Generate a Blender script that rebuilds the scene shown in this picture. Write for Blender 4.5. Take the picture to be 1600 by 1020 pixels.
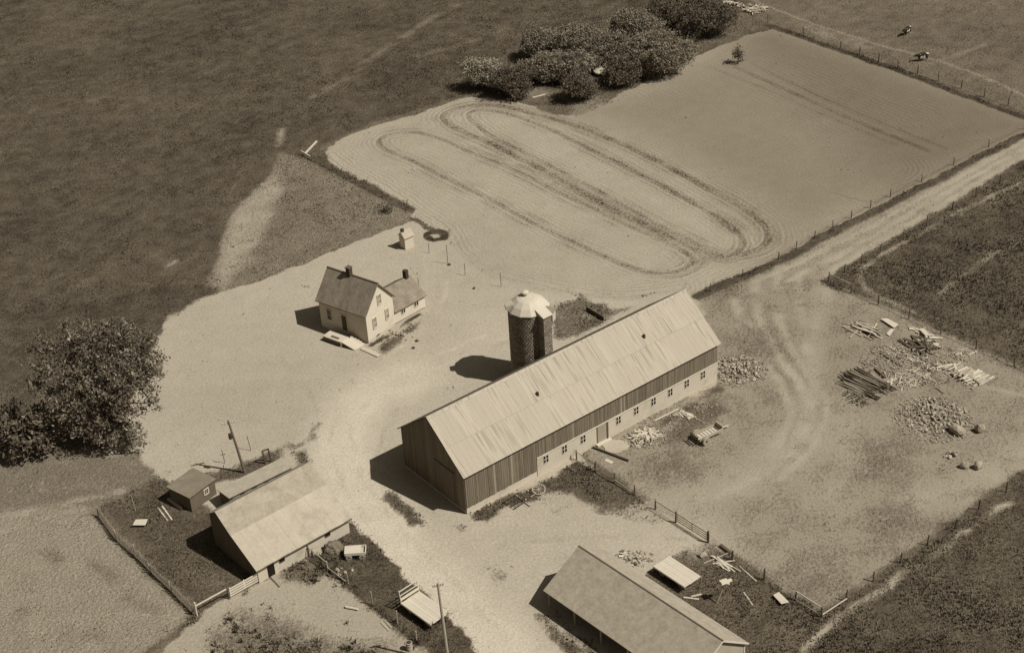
import bpy, bmesh, math, random
import numpy as np
from math import sin, cos, pi, radians, atan2, hypot, sqrt
from mathutils import Vector, Matrix

random.seed(7)
rng = np.random.default_rng(11)
for o in list(bpy.data.objects):
    bpy.data.objects.remove(o, do_unlink=True)
scene = bpy.context.scene
COL = scene.collection

# ------------------------------------------------------------------ camera
CAM_H, FOCAL, PITCH, ROLL = 108.0, 2459.36, radians(32.0601), radians(-3.6695)   # photo is 1600 px wide
_f = Vector((0, cos(PITCH), -sin(PITCH)))
_r0 = Vector((1, 0, 0))
_u0 = Vector((0, sin(PITCH), cos(PITCH)))
CR = _r0 * cos(ROLL) + _u0 * sin(ROLL)
CU = _u0 * cos(ROLL) - _r0 * sin(ROLL)
CP = Vector((0, 0, CAM_H))
cd = bpy.data.cameras.new('camera')
cam = bpy.data.objects.new('camera', cd)
COL.objects.link(cam)
cam.matrix_world = Matrix(((CR.x, CU.x, -_f.x, CP.x), (CR.y, CU.y, -_f.y, CP.y), (CR.z, CU.z, -_f.z, CP.z), (0, 0, 0, 1)))
cd.sensor_fit = 'HORIZONTAL'
cd.sensor_width = 36.0
cd.lens = FOCAL / 1600.0 * 36.0
cd.clip_start = 1.0
cd.clip_end = 6000.0
scene.camera = cam

# ------------------------------------------------------------------ light
SUN = Vector((0.698, -0.2946, 1.0)).normalized()
SUN_EL = math.asin(SUN.z)
SUN_AZ = atan2(SUN.x, SUN.y)
world = bpy.data.worlds.new('World')
scene.world = world
world.use_nodes = True
wn = world.node_tree.nodes
wl = world.node_tree.links
sky = wn.new('ShaderNodeTexSky')
sky.sky_type = 'NISHITA'
sky.sun_disc = False
sky.sun_elevation = SUN_EL
sky.sun_rotation = SUN_AZ
sky.dust_density = 2.0
bw = wn.new('ShaderNodeRGBToBW')                       # sepia print: the sky has no blue in it
wl.new(sky.outputs[0], bw.inputs[0])
tint = wn.new('ShaderNodeMix')
tint.data_type = 'RGBA'
tint.blend_type = 'MULTIPLY'
tint.inputs[0].default_value = 1.0
wl.new(bw.outputs[0], tint.inputs[6])
tint.inputs[7].default_value = (1.0, 0.93, 0.82, 1)
wl.new(tint.outputs[2], wn['Background'].inputs[0])
wn['Background'].inputs[1].default_value = 0.05
sd = bpy.data.lights.new('sun', 'SUN')
sd.energy = 5.0
sd.angle = radians(0.53)
sd.color = (1.0, 0.97, 0.92)
sun = bpy.data.objects.new('sun', sd)
COL.objects.link(sun)
sun.rotation_euler = SUN.to_track_quat('Z', 'Y').to_euler()
sun.location = (60, 60, 120)
vs = scene.view_settings
vs.view_transform = 'Standard'
vs.look = 'None'
vs.exposure = -0.1
vs.gamma = 1.0
vs.use_curve_mapping = False


# ------------------------------------------------------------------ helpers
def G(px, py, z=0.0):
    """point on the level z seen at photo pixel (px,py): used once to survey the place"""
    d = _f + CR * ((px - 800.0) / FOCAL) - CU * ((py - 510.0) / FOCAL)
    s = (z - CAM_H) / d.z
    return CP + d * s


SEP = [(0.0, (0, 0, 0)), (0.03, (1.22, 0.94, 0.61)), (0.12, (1.175, 0.95, 0.655)), (0.40, (1.10, 0.968, 0.745)), (0.85, (1.07, 0.98, 0.80))]


def sep(v):
    for (a, ca), (b, cb) in zip(SEP[1:], SEP[2:]):
        if v <= b:
            t = max(0, min(1, (v - a) / (b - a)))
            return tuple(v * (x + (y - x) * t) for x, y in zip(ca, cb)) + (1,)
    return tuple(v * x for x in SEP[-1][1]) + (1,)


class NT:
    def __init__(self, name):
        self.m = bpy.data.materials.new(name)
        self.m.use_nodes = True
        self.t = self.m.node_tree
        self.n = self.t.nodes
        self.b = self.n['Principled BSDF']
        self.b.inputs['Specular IOR Level'].default_value = 0.15

    def link(self, a, b):
        self.t.links.new(a, b)

    def val(self, x, sock):
        if hasattr(x, 'is_linked') or hasattr(x, 'links'):
            self.link(x, sock)
        else:
            sock.default_value = x

    def math(self, op, a, b=0.0, c=None, clamp=False):
        k = self.n.new('ShaderNodeMath')
        k.operation = op
        k.use_clamp = clamp
        self.val(a, k.inputs[0])
        self.val(b, k.inputs[1])
        if c is not None:
            self.val(c, k.inputs[2])
        return k.outputs[0]

    def noise(self, scale, detail=3, rough=0.6, vec=None, stretch=None, dist=0.0):
        k = self.n.new('ShaderNodeTexNoise')
        k.inputs['Scale'].default_value = scale
        k.inputs['Detail'].default_value = detail
        k.inputs['Roughness'].default_value = rough
        k.inputs['Distortion'].default_value = dist
        v = vec if vec is not None else self.pos()
        if stretch:
            mp = self.n.new('ShaderNodeMapping')
            mp.inputs['Scale'].default_value = stretch
            self.link(v, mp.inputs[0])
            v = mp.outputs[0]
        self.link(v, k.inputs['Vector'])
        return k.outputs[0]

    def pos(self):
        return self.n.new('ShaderNodeNewGeometry').outputs['Position']

    def obj(self):
        return self.n.new('ShaderNodeTexCoord').outputs['Object']

    def attr(self, name):
        k = self.n.new('ShaderNodeAttribute')
        k.attribute_name = name
        return k.outputs['Fac']

    def rand(self):
        return self.n.new('ShaderNodeObjectInfo').outputs['Random']

    def island(self):
        return self.n.new('ShaderNodeNewGeometry').outputs['Random Per Island']

    def smooth(self, x, lo, hi):
        k = self.n.new('ShaderNodeMapRange')
        k.interpolation_type = 'SMOOTHSTEP'
        self.val(x, k.inputs['Value'])
        k.inputs['From Min'].default_value = lo
        k.inputs['From Max'].default_value = hi
        return k.outputs['Result']

    def mix(self, f, a, b):
        k = self.n.new('ShaderNodeMix')
        k.data_type = 'FLOAT'
        self.val(f, k.inputs[0])
        self.val(a, k.inputs[2])
        self.val(b, k.inputs[3])
        return k.outputs[0]

    def out(self, v, rough=0.9, bump=None, dist=0.03, strength=1.0):
        r = self.n.new('ShaderNodeValToRGB')
        el = r.color_ramp.elements
        for i, (p, c) in enumerate(SEP):
            e = el[i] if i < 2 else el.new(p)
            e.position = p
            e.color = tuple(p * x for x in c) + (1,)
        self.link(v, r.inputs[0])
        self.link(r.outputs[0], self.b.inputs['Base Color'])
        self.b.inputs['Roughness'].default_value = rough
        if bump is not None:
            k = self.n.new('ShaderNodeBump')
            k.inputs['Strength'].default_value = strength
            k.inputs['Distance'].default_value = dist
            self.link(bump, k.inputs['Height'])
            self.link(k.outputs[0], self.b.inputs['Normal'])
        return self.m


def simple(name, v, var=0.25, rnd=0.15, scale=2.0, fine=14.0, rough=0.85, stretch=None, bump=0.01, metal=0.0, isl=0.0, stain=0.0):
    t = NT(name)
    o = t.obj()
    n1 = t.noise(scale, 4, 0.65, o, stretch)
    n2 = t.noise(fine, 2, 0.6, o, stretch)
    x = t.math('MULTIPLY_ADD', t.math('SUBTRACT', n1, 0.5), var * 1.6, 1.0)
    x = t.math('MULTIPLY_ADD', t.math('SUBTRACT', n2, 0.5), var, x)
    x = t.math('MULTIPLY_ADD', t.math('SUBTRACT', t.rand(), 0.5), rnd * 2, x)
    if isl:
        x = t.math('MULTIPLY_ADD', t.math('SUBTRACT', t.island(), 0.5), isl * 2, x)
    if stain:
        s = t.smooth(t.noise(scale * 0.45, 5, 0.7, o, stretch), 0.52, 0.72)
        x = t.math('MULTIPLY', x, t.math('MULTIPLY_ADD', s, -stain, 1.0))
    x = t.math('MAXIMUM', t.math('MULTIPLY', x, v), 0.004)
    m = t.out(x, rough, n2 if bump else None, bump or 0.01, 0.7)
    t.b.inputs['Metallic'].default_value = metal
    return m


M = {}
M['white_wall'] = simple('whitewash', 0.47, 0.16, 0.02, 0.7, 9, stain=0.22)
M['white_paint'] = simple('white_paint', 0.54, 0.14, 0.06, 1.2, 10, stain=0.12)
M['house_white'] = simple('house_paint', 0.50, 0.10, 0.02, 0.8, 8, stain=0.14)
M['board'] = simple('weathered_board', 0.15, 0.75, 0.16, 2.2, 9, stretch=(4, 4, 0.15), stain=0.25)
M['board_pale'] = simple('pale_board', 0.26, 0.3, 0.15, 1.5, 9, stretch=(3, 3, 0.22))
def sheet_mat(name, v):
    t = NT(name)
    o = t.obj()
    add = t.n.new('ShaderNodeVectorMath')
    add.operation = 'ADD'
    t.link(o, add.inputs[0])
    cmb = t.n.new('ShaderNodeCombineXYZ')
    t.link(t.math('MULTIPLY', t.rand(), 60.0), cmb.inputs[0])
    t.link(t.math('MULTIPLY', t.rand(), 37.0), cmb.inputs[1])
    t.link(cmb.outputs[0], add.inputs[1])
    st = t.noise(1.0, 2, 0.5, add.outputs[0], (5.5, 0.22, 1))          # rust streaks down the slope
    n2 = t.noise(9.0, 2, 0.6, o)
    amp = t.math('MULTIPLY_ADD', t.smooth(t.rand(), 0.35, 0.6), -0.26, -0.05)
    x = t.math('MULTIPLY_ADD', t.smooth(st, 0.50, 0.64), amp, 1.0)
    x = t.math('MULTIPLY_ADD', t.math('SUBTRACT', n2, 0.5), 0.22, x)
    x = t.math('MULTIPLY_ADD', t.math('SUBTRACT', t.rand(), 0.5), 0.10, x)
    return t.out(t.math('MULTIPLY', x, v), 0.6)


M['sheet'] = sheet_mat('roof_sheet', 0.335)
M['sheet_rear'] = sheet_mat('roof_sheet_rear', 0.20)  # same sheet in a darker tone, for the rear slope
M['roof_grey'] = simple('shingle_grey', 0.25, 0.26, 0.05, 0.6, 7, stain=0.15, isl=0.0)
M['roof_house'] = simple('shingle_house', 0.19, 0.55, 0.05, 0.9, 3.5, stretch=(1, 1, 0.5), stain=0.25)
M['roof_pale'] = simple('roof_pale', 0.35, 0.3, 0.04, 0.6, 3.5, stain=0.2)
M['roof_hen'] = simple('roof_hen', 0.33, 0.4, 0.03, 0.8, 3.5, stain=0.12)
M['roof_shed'] = simple('roof_felt', 0.17, 0.4, 0.03, 0.8, 3.5)
M['roof_coop'] = simple('roof_coop', 0.27, 0.5, 0.03, 0.8, 3.5, stain=0.15)
M['roof_open'] = simple('roof_tarpaper', 0.30, 0.5, 0.03, 1.2, 3.6, stain=0.08)
M['dark'] = simple('dark_void', 0.012, 0.2, 0.1, 2, 9, bump=0)
M['glass'] = simple('window_glass', 0.02, 0.3, 0.3, 2, 9, rough=0.15, bump=0)
M['glass'].node_tree.nodes['Principled BSDF'].inputs['Specular IOR Level'].default_value = 0.5
M['curtain'] = simple('window_blind', 0.26, 0.2, 0.2, 3, 9, rough=0.4, bump=0)
M['chimney'] = simple('chimney_brick', 0.05, 0.4, 0.1, 3, 14)
M['trim'] = simple('trim_dark', 0.10, 0.3, 0.1, 2, 9)
M['tile'] = simple('silo_tile', 0.235, 0.3, 0.05, 1.5, 9, isl=0.3)
M['mortar'] = simple('silo_mortar', 0.05, 0.3, 0.0, 2, 9)
M['dome'] = simple('silo_dome', 0.47, 0.1, 0.02, 0.7, 8, rough=0.55, stain=0.06)
M['post'] = simple('fence_post', 0.10, 0.4, 0.25, 2, 9, stretch=(3, 3, 0.4))
M['post_pale'] = simple('pale_post', 0.34, 0.3, 0.15, 2, 9, stretch=(3, 3, 0.4))
M['wire'] = simple('fence_wire', 0.10, 0.2, 0.05, 2, 9, bump=0)
M['plank'] = simple('loose_plank', 0.33, 0.35, 0.28, 2, 9, stretch=(0.4, 3, 3))
M['plank_pale'] = simple('pale_plank', 0.45, 0.25, 0.2, 2, 9, stretch=(0.4, 3, 3))
M['plank_dark'] = simple('dark_beam', 0.085, 0.35, 0.3, 2, 9, stretch=(0.4, 3, 3))
M['log'] = simple('log', 0.19, 0.4, 0.45, 2, 9, stretch=(0.4, 3, 3))
M['stone'] = simple('field_stone', 0.30, 0.4, 0.35, 1.5, 8, bump=0.03)
M['concrete'] = simple('concrete', 0.47, 0.15, 0.05, 1.0, 9, stain=0.15)
M['straw'] = simple('straw', 0.15, 0.5, 0.1, 3, 12, bump=0.05)
M['straw_pale'] = simple('dusty_concrete', 0.36, 0.3, 0.05, 1.0, 9, stain=0.2)
M['iron'] = simple('rusty_iron', 0.06, 0.4, 0.2, 3, 12)
M['iron_pale'] = simple('worn_iron', 0.33, 0.4, 0.2, 3, 12)
M['tyre'] = simple('tyre', 0.30, 0.3, 0.1, 4, 14)
M['bark'] = simple('bark', 0.07, 0.5, 0.1, 2, 10, stretch=(2, 2, 0.5))
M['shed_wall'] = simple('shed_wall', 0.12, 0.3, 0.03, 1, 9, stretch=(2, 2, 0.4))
M['cow_white'] = None


def leaf_mat(name, lo, hi):
    t = NT(name)
    i = t.island()
    n = t.noise(0.9, 3, 0.65)
    x = t.math('MULTIPLY_ADD', i, hi - lo, lo)
    x = t.math('MULTIPLY', x, t.math('MULTIPLY_ADD', t.smooth(n, 0.3, 0.7), 1.1, 0.5))
    m = t.out(x, 0.8)
    t.b.inputs['Transmission Weight'].default_value = 0.0
    return m


M['leaf_dark'] = leaf_mat('leaf_dark', 0.06, 0.13)
M['leaf_tree'] = leaf_mat('leaf_tree', 0.06, 0.19)
M['leaf_mid'] = leaf_mat('leaf_mid', 0.12, 0.22)
M['leaf_pale'] = leaf_mat('leaf_pale', 0.17, 0.31)


def mesh_np(name, V, F, mats=None):
    """V (n,3) array, F (m,k) array of one polygon size"""
    me = bpy.data.meshes.new(name)
    V = np.asarray(V, np.float32)
    F = np.asarray(F, np.int32)
    k = F.shape[1]
    me.vertices.add(len(V))
    me.vertices.foreach_set('co', V.ravel())
    me.loops.add(F.size)
    me.loops.foreach_set('vertex_index', F.ravel())
    me.polygons.add(len(F))
    me.polygons.foreach_set('loop_start', np.arange(0, F.size, k, dtype=np.int32))
    me.update(calc_edges=True)
    return me


def link(name, me, mat, parent=None, loc=(0, 0, 0), rot=(0, 0, 0), scale=(1, 1, 1)):
    o = bpy.data.objects.new(name, me)
    COL.objects.link(o)
    if mat is not None and me is not None and len(me.materials) == 0:
        me.materials.append(mat)
    o.parent = parent
    o.location = loc
    o.rotation_euler = rot
    o.scale = scale
    return o


def tag(o, label=None, cat=None, group=None, kind=None):
    if label:
        o['label'] = label
    if cat:
        o['category'] = cat
    if group:
        o['group'] = group
    if kind:
        o['kind'] = kind
    return o


def thing(name, label, cat, loc=(0, 0, 0), rz=0.0, group=None):
    o = bpy.data.objects.new(name, None)
    o.empty_display_size = 0.3
    COL.objects.link(o)
    o.location = loc
    o.rotation_euler = (0, 0, rz)
    return tag(o, label, cat, group)


class MB:
    def __init__(self):
        self.v = []
        self.f = []

    def add(self, vs, fs):
        n = len(self.v)
        self.v += [tuple(q) for q in vs]
        self.f += [tuple(i + n for i in q) for q in fs]
        return self

    def box(self, x0, x1, y0, y1, z0, z1):
        return self.hexa([(x0, y0, z0), (x1, y0, z0), (x1, y1, z0), (x0, y1, z0), (x0, y0, z1), (x1, y0, z1), (x1, y1, z1), (x0, y1, z1)])

    def hexa(self, p):
        return self.add(p, [(3, 2, 1, 0), (4, 5, 6, 7), (0, 1, 5, 4), (1, 2, 6, 5), (2, 3, 7, 6), (3, 0, 4, 7)])

    def slab(self, quad, th):
        """quad of 4 top points, extruded down by th along its normal"""
        q = [Vector(a) for a in quad]
        n = (q[1] - q[0]).cross(q[3] - q[0]).normalized() * th
        return self.hexa([a - n for a in q] + q)

    def bar(self, a, b, w, h=None, up=(0, 0, 1)):
        a, b = Vector(a), Vector(b)
        h = h or w
        d = (b - a).normalized()
        up = Vector(up)
        if abs(d.dot(up)) > 0.97:
            up = Vector((1, 0, 0))
        s = d.cross(up).normalized()
        t = s.cross(d).normalized()
        s, t = s * w / 2, t * h / 2
        return self.hexa([a - s - t, b - s - t, b + s - t, a + s - t, a - s + t, b - s + t, b + s + t, a + s + t])

    def tube(self, pts, rad, n=6, cap=True):
        pts = [Vector(q) for q in pts]
        rad = rad if isinstance(rad, (list, tuple)) else [rad] * len(pts)
        vs, fs = [], []
        for i, q in enumerate(pts):
            d = (pts[min(i + 1, len(pts) - 1)] - pts[max(i - 1, 0)]).normalized()
            up = Vector((0, 0, 1)) if abs(d.z) < 0.9 else Vector((1, 0, 0))
            s = d.cross(up).normalized()
            t = s.cross(d).normalized()
            for k in range(n):
                a = 2 * pi * k / n
                vs.append(q + (s * cos(a) + t * sin(a)) * rad[i])
        for i in range(len(pts) - 1):
            for k in range(n):
                fs.append((i * n + k, i * n + (k + 1) % n, (i + 1) * n + (k + 1) % n, (i + 1) * n + k))
        if cap:
            fs.append(tuple(range(n - 1, -1, -1)))
            fs.append(tuple((len(pts) - 1) * n + k for k in range(n)))
        return self.add(vs, fs)

    def lathe(self, prof, n=16, c=(0, 0, 0), axis='z'):
        vs, fs = [], []
        for r, z in prof:
            for k in range(n):
                a = 2 * pi * k / n
                q = (r * cos(a), r * sin(a), z)
                if axis == 'x':
                    q = (q[2], q[0], q[1])
                if axis == 'y':
                    q = (q[0], q[2], q[1])
                vs.append((c[0] + q[0], c[1] + q[1], c[2] + q[2]))
        for i in range(len(prof) - 1):
            for k in range(n):
                fs.append((i * n + k, i * n + (k + 1) % n, (i + 1) * n + (k + 1) % n, (i + 1) * n + k))
        fs.append(tuple(range(n - 1, -1, -1)))
        fs.append(tuple((len(prof) - 1) * n + k for k in range(n)))
        return self.add(vs, fs)

    def prism(self, poly, axis_from, axis_to):
        """poly = list of points (vectors), swept from offset a to offset b"""
        a, b = Vector(axis_from), Vector(axis_to)
        n = len(poly)
        vs = [Vector(q) + a for q in poly] + [Vector(q) + b for q in poly]
        fs = [tuple(range(n - 1, -1, -1)), tuple(range(n, 2 * n))] + [(i, (i + 1) % n, n + (i + 1) % n, n + i) for i in range(n)]
        return self.add(vs, fs)

    def mesh(self, name):
        me = bpy.data.meshes.new(name)
        me.from_pydata(self.v, [], self.f)
        bm = bmesh.new()
        bm.from_mesh(me)
        bmesh.ops.recalc_face_normals(bm, faces=bm.faces)
        bm.to_mesh(me)
        bm.free()
        return me

    def build(self, name, mat, parent=None, **k):
        return link(name, self.mesh(name), mat, parent, **k)


# ------------------------------------------------------------------ value noise for relief and borders (numpy)
_lat = rng.random((256, 256)).astype(np.float32)


def vnoise(x, y, scale, seed=0):
    x = x / scale + seed * 17.3
    y = y / scale + seed * 9.7
    xi = np.floor(x).astype(int)
    yi = np.floor(y).astype(int)
    fx = x - xi
    fy = y - yi
    fx = fx * fx * (3 - 2 * fx)
    fy = fy * fy * (3 - 2 * fy)
    a = _lat[xi % 256, yi % 256]
    b = _lat[(xi + 1) % 256, yi % 256]
    c = _lat[xi % 256, (yi + 1) % 256]
    d = _lat[(xi + 1) % 256, (yi + 1) % 256]
    return (a * (1 - fx) + b * fx) * (1 - fy) + (c * (1 - fx) + d * fx) * fy - 0.5


def fnoise(x, y, scale, seed=0, oct=3):
    s = 0
    a = 1.0
    for k in range(oct):
        s = s + a * vnoise(x, y, scale / 2 ** k, seed + k * 3)
        a *= 0.55
    return s


def seg_dist(X, Y, pts, closed=False):
    D = np.full(X.shape, 1e9, np.float32)
    n = len(pts)
    for i in range(n if closed else n - 1):
        ax, ay = pts[i]
        bx, by = pts[(i + 1) % n]
        dx, dy = bx - ax, by - ay
        L = dx * dx + dy * dy + 1e-9
        t = np.clip(((X - ax) * dx + (Y - ay) * dy) / L, 0, 1)
        D = np.minimum(D, (X - ax - t * dx) ** 2 + (Y - ay - t * dy) ** 2)
    return np.sqrt(D)


def inside(X, Y, pts):
    c = np.zeros(X.shape, bool)
    n = len(pts)
    for i in range(n):
        ax, ay = pts[i]
        bx, by = pts[(i + 1) % n]
        if ay == by:
            continue
        c ^= ((ay > Y) != (by > Y)) & (X < (bx - ax) * (Y - ay) / (by - ay) + ax)
    return c


def smooth_line(pts, it=2):
    for _ in range(it):
        q = [pts[0]]
        for a, b in zip(pts, pts[1:]):
            q += [(a[0] * .75 + b[0] * .25, a[1] * .75 + b[1] * .25), (a[0] * .25 + b[0] * .75, a[1] * .25 + b[1] * .75)]
        pts = q + [pts[-1]]
    return pts


def GW(pts):
    return [(G(*q).x, G(*q).y) for q in pts]


# ------------------------------------------------------------------ the ground
GX0, GX1, GY0, GY1, GS = -124.0, 124.0, 88.0, 336.0, 0.4
gx = np.arange(GX0, GX1 + 0.01, GS, dtype=np.float32)
gy = np.arange(GY0, GY1 + 0.01, GS, dtype=np.float32)
NX, NY = len(gx), len(gy)
X, Y = np.meshgrid(gx, gy)
WX = X + 0.7 * fnoise(X, Y, 3.0, 1) + 0.6 * vnoise(X, Y, 0.9, 5)
WY = Y + 0.7 * fnoise(X, Y, 3.0, 2) + 0.6 * vnoise(X, Y, 0.9, 6)
A = {k: np.full(X.shape, v, np.float32) for k, v in dict(cover=1.0, gt=0.16, st=0.9, dk=0.0, fs=0.0).items()}
FU = np.zeros(X.shape, np.float32)
RID = np.zeros(X.shape, np.int32)
RNAMES = ['meadow']


def region(name, px, soft=0.5, **k):
    pts = GW(px)
    xs = [q[0] for q in pts]
    ys = [q[1] for q in pts]
    m = soft + 2
    i0, i1 = np.searchsorted(gx, [min(xs) - m, max(xs) + m])
    j0, j1 = np.searchsorted(gy, [min(ys) - m, max(ys) + m])
    if i0 >= i1 or j0 >= j1:
        return
    s = np.s_[j0:j1, i0:i1]
    x, y = WX[s], WY[s]
    d = seg_dist(x, y, pts, True)
    ins = inside(x, y, pts)
    sd_ = np.where(ins, d, -d)
    w = np.clip(sd_ / (2 * soft) + 0.5, 0, 1)
    w = w * w * (3 - 2 * w)
    if 'amt' in k:
        w = w * k.pop('amt')
    for a, v in k.items():
        A[a][s] = A[a][s] * (1 - w) + v * w
    if name:
        if name not in RNAMES:
            RNAMES.append(name)
        RID[s][w > 0.5] = RNAMES.index(name)


def stroke(px, width, soft=0.4, amt=1.0, curve=True, brk=0.0, warp=0.6, **k):
    pts = GW(smooth_line(px) if curve else px)
    xs = [q[0] for q in pts]
    ys = [q[1] for q in pts]
    m = width + soft + 2
    i0, i1 = np.searchsorted(gx, [min(xs) - m, max(xs) + m])
    j0, j1 = np.searchsorted(gy, [min(ys) - m, max(ys) + m])
    if i0 >= i1 or j0 >= j1:
        return
    s = np.s_[j0:j1, i0:i1]
    x = X[s] + warp * (WX[s] - X[s])
    y = Y[s] + warp * (WY[s] - Y[s])
    d = seg_dist(x, y, pts)
    w = np.clip((width / 2 + soft / 2 - d) / soft, 0, 1) * amt
    if brk:
        w = w * np.clip(0.75 + brk * 2.5 * fnoise(X[s], Y[s], 2.5, 21), 0, 1.15)
    for a, v in k.items():
        A[a][s] = A[a][s] * (1 - w) + v * w


region('pasture', [(1130, -150), (1140, 20), (1200, 38), (1300, 72), (1400, 108), (1500, 142), (1600, 180), (1800, 250), (1900, -150)], 1.0, cover=0.9, gt=0.36)
region('weedy_verge', [(-120, 690), (60, 700), (130, 705), (205, 690), (243, 740), (200, 775), (150, 798), (-120, 845)], 1.0, cover=0.60, gt=0.42, st=0.80)
region('dry_meadow', [(-120, 815), (60, 790), (150, 795), (305, 955), (230, 1030), (180, 1150), (-120, 1150)], 0.8, cover=0.60, gt=1.0, st=0.88)
YARD = [(208, 700), (195, 655), (215, 600), (262, 500), (300, 472), (345, 456), (440, 425), (500, 398), (640, 345), (700, 372), (720, 400), (770, 432), (860, 455), (960, 470), (1060, 455), (1100, 455), (1125, 525), (1120, 600), (905, 705), (950, 750), (1060, 815), (1105, 845), (1150, 1150), (650, 1150), (300, 1150), (240, 1030), (305, 960), (405, 908), (440, 890), (484, 868), (330, 800), (250, 748)]
region('sandy_yard', YARD, 0.6, cover=0.03, st=1.01)
TILL = [(640, 335), (575, 290), (515, 258), (506, 238), (530, 218), (580, 198), (650, 178), (740, 150), (800, 152), (830, 165), (890, 180), (1000, 130), (1100, 80), (1160, 56), (1205, 45), (1240, 50), (1300, 72), (1400, 106), (1500, 142), (1600, 180), (1760, 240), (1600, 205), (1400, 310), (1210, 405), (1090, 462), (1060, 455), (960, 470), (860, 455), (770, 432), (720, 400), (700, 372), (660, 348)]
region('tilled_field', TILL, 0.5, cover=0.02, st=0.90)
region(None, [(900, 175), (1000, 130), (1205, 40), (1600, 175), (1800, 240), (1600, 215), (1210, 410), (1195, 350), (1100, 280), (1010, 225)], 9.0, st=0.58)  # soil darkened softly to the right, partly a vignette put into its tone
region(None, [(1150, 60), (1205, 40), (1600, 175), (1800, 240), (1600, 215), (1400, 310), (1300, 200)], 8.0, st=0.43)  # further step of that darkening toward the far edge, partly painted vignette too
region('lane', [(1090, 465), (1210, 410), (1400, 315), (1600, 212), (1760, 130), (1760, 172), (1600, 252), (1400, 370), (1290, 440), (1200, 500), (1120, 520)], 0.6, cover=0.34, gt=0.42, st=0.78)
region('barnyard', [(1095, 470), (1200, 420), (1290, 440), (1400, 492), (1600, 582), (1760, 650), (1600, 735), (1420, 868), (1285, 962), (1105, 845), (905, 705), (1120, 598)], 0.8, cover=0.35, gt=0.42, st=0.74)
region('lower_yard', [(240, 1030), (305, 960), (405, 908), (440, 890), (484, 868), (545, 914), (582, 946), (650, 1004), (700, 1060), (700, 1150), (180, 1150)], 0.5, cover=0.20, st=0.88, gt=0.5)
region('crop_field', [(1290, 445), (1400, 374), (1600, 258), (1760, 176), (1760, 645), (1600, 578), (1400, 489)], 0.5, cover=1.0, gt=0.19)
region('hay_field', [(1285, 966), (1420, 874), (1600, 742), (1760, 640), (1760, 1150), (1230, 1150), (1245, 1020)], 0.6, cover=1.0, gt=0.19)
region('weed_patch', [(435, 240), (470, 243), (560, 290), (645, 333), (640, 345), (500, 398), (440, 425), (340, 458), (328, 430), (365, 330), (410, 290)], 0.45, cover=0.80, gt=0.56, st=0.85)
region(None, [(330, 442), (345, 385), (367, 328), (410, 288), (436, 268), (446, 300), (412, 372), (385, 410), (350, 452)], 1.6, cover=0.42, gt=1.0, st=0.92)
region(None, [(326, 440), (343, 385), (366, 326), (410, 287), (436, 245), (425, 235), (300, 420)], 0.5, cover=1.0, gt=0.16)
region(None, [(420, 300), (460, 270), (540, 310), (480, 360), (410, 400)], 3.0, gt=0.5)
region('grove_floor', [(712, 125), (740, 152), (800, 157), (890, 182), (1000, 132), (1100, 82), (1200, 42), (1150, 0), (1000, 20), (850, 50)], 0.8, cover=0.92, gt=0.30)
region(None, [(800, 150), (850, 158), (905, 185), (960, 160), (935, 150), (880, 150), (840, 135)], 1.2, cover=0.5, gt=0.5, st=0.75)
region(None, [(840, 152), (870, 148), (896, 172), (870, 180), (845, 168)], 0.5, cover=0.95, gt=0.3)
region('garden', [(152, 798), (205, 768), (250, 752), (272, 790), (330, 835), (402, 905), (308, 954)], 0.5, cover=0.97, gt=0.24)
region('grass_strip', [(549, 812), (520, 832), (484, 866), (545, 912), (582, 944), (650, 1002), (690, 1045), (690, 1150), (860, 1150), (768, 1035)], 0.4, cover=1.0, gt=0.17)
region('grass_plot', [(1062, 855), (1105, 846), (1200, 905), (1285, 964), (1245, 1030), (1210, 1150), (1130, 1150), (1150, 1030), (1000, 905), (1022, 885)], 0.5, cover=0.98, gt=0.24)
region('grass_bank', [(736, 807), (770, 783), (840, 757), (905, 722), (955, 750), (1060, 817), (1005, 818), (935, 802), (895, 772), (850, 783), (800, 787), (760, 812)], 0.7, cover=0.86, gt=0.20)
region(None, [(848, 766), (880, 765), (930, 790), (900, 800), (860, 790), (820, 795)], 1.0, cover=0.25, st=0.95)
for q, c in [([(596, 768), (618, 772), (652, 800), (662, 822), (640, 820), (606, 792)], 0.82), ([(850, 803), (862, 796), (880, 797), (872, 808)], 0.75),
             ([(832, 962), (846, 962), (925, 1030), (890, 1030)], 0.8), ([(864, 960), (880, 972), (950, 1030), (930, 1030)], 0.8),
             ([(486, 662), (500, 660), (492, 690), (478, 690)], 0.62), ([(458, 705), (476, 700), (484, 722), (468, 726)], 0.8),
             ([(440, 692), (470, 685), (478, 694), (450, 700)], 0.55), ([(752, 888), (775, 880), (795, 902), (775, 915)], 0.50),
             ([(706, 820), (722, 815), (735, 828), (715, 832)], 0.55), ([(590, 545), (600, 532), (655, 500), (650, 512), (620, 540), (602, 554)], 0.62),
             ([(432, 890), (500, 866), (522, 890), (482, 916), (440, 908)], 0.62), ([(330, 990), (380, 955), (430, 962), (480, 985), (540, 1000), (610, 1000), (650, 1040), (640, 1150), (300, 1150)], 0.54),
             ([(862, 512), (866, 476), (905, 462), (960, 484), (992, 478), (905, 526), (868, 530)], 0.62), ([(1085, 455), (1110, 452), (1190, 420), (1140, 470)], 0.5),
             ([(1120, 620), (1060, 655), (1030, 690), (1070, 690), (1140, 640)], 0.58), ([(395, 715), (440, 700), (430, 735), (330, 760), (310, 745)], 0.7)]:
    region(None, q, 2.2 if c in (0.54, 0.50) else 0.9, cover=c, gt=0.22)
region(None, [(258, 495), (330, 462), (345, 456), (300, 520)], 2.0, cover=0.16)
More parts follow.
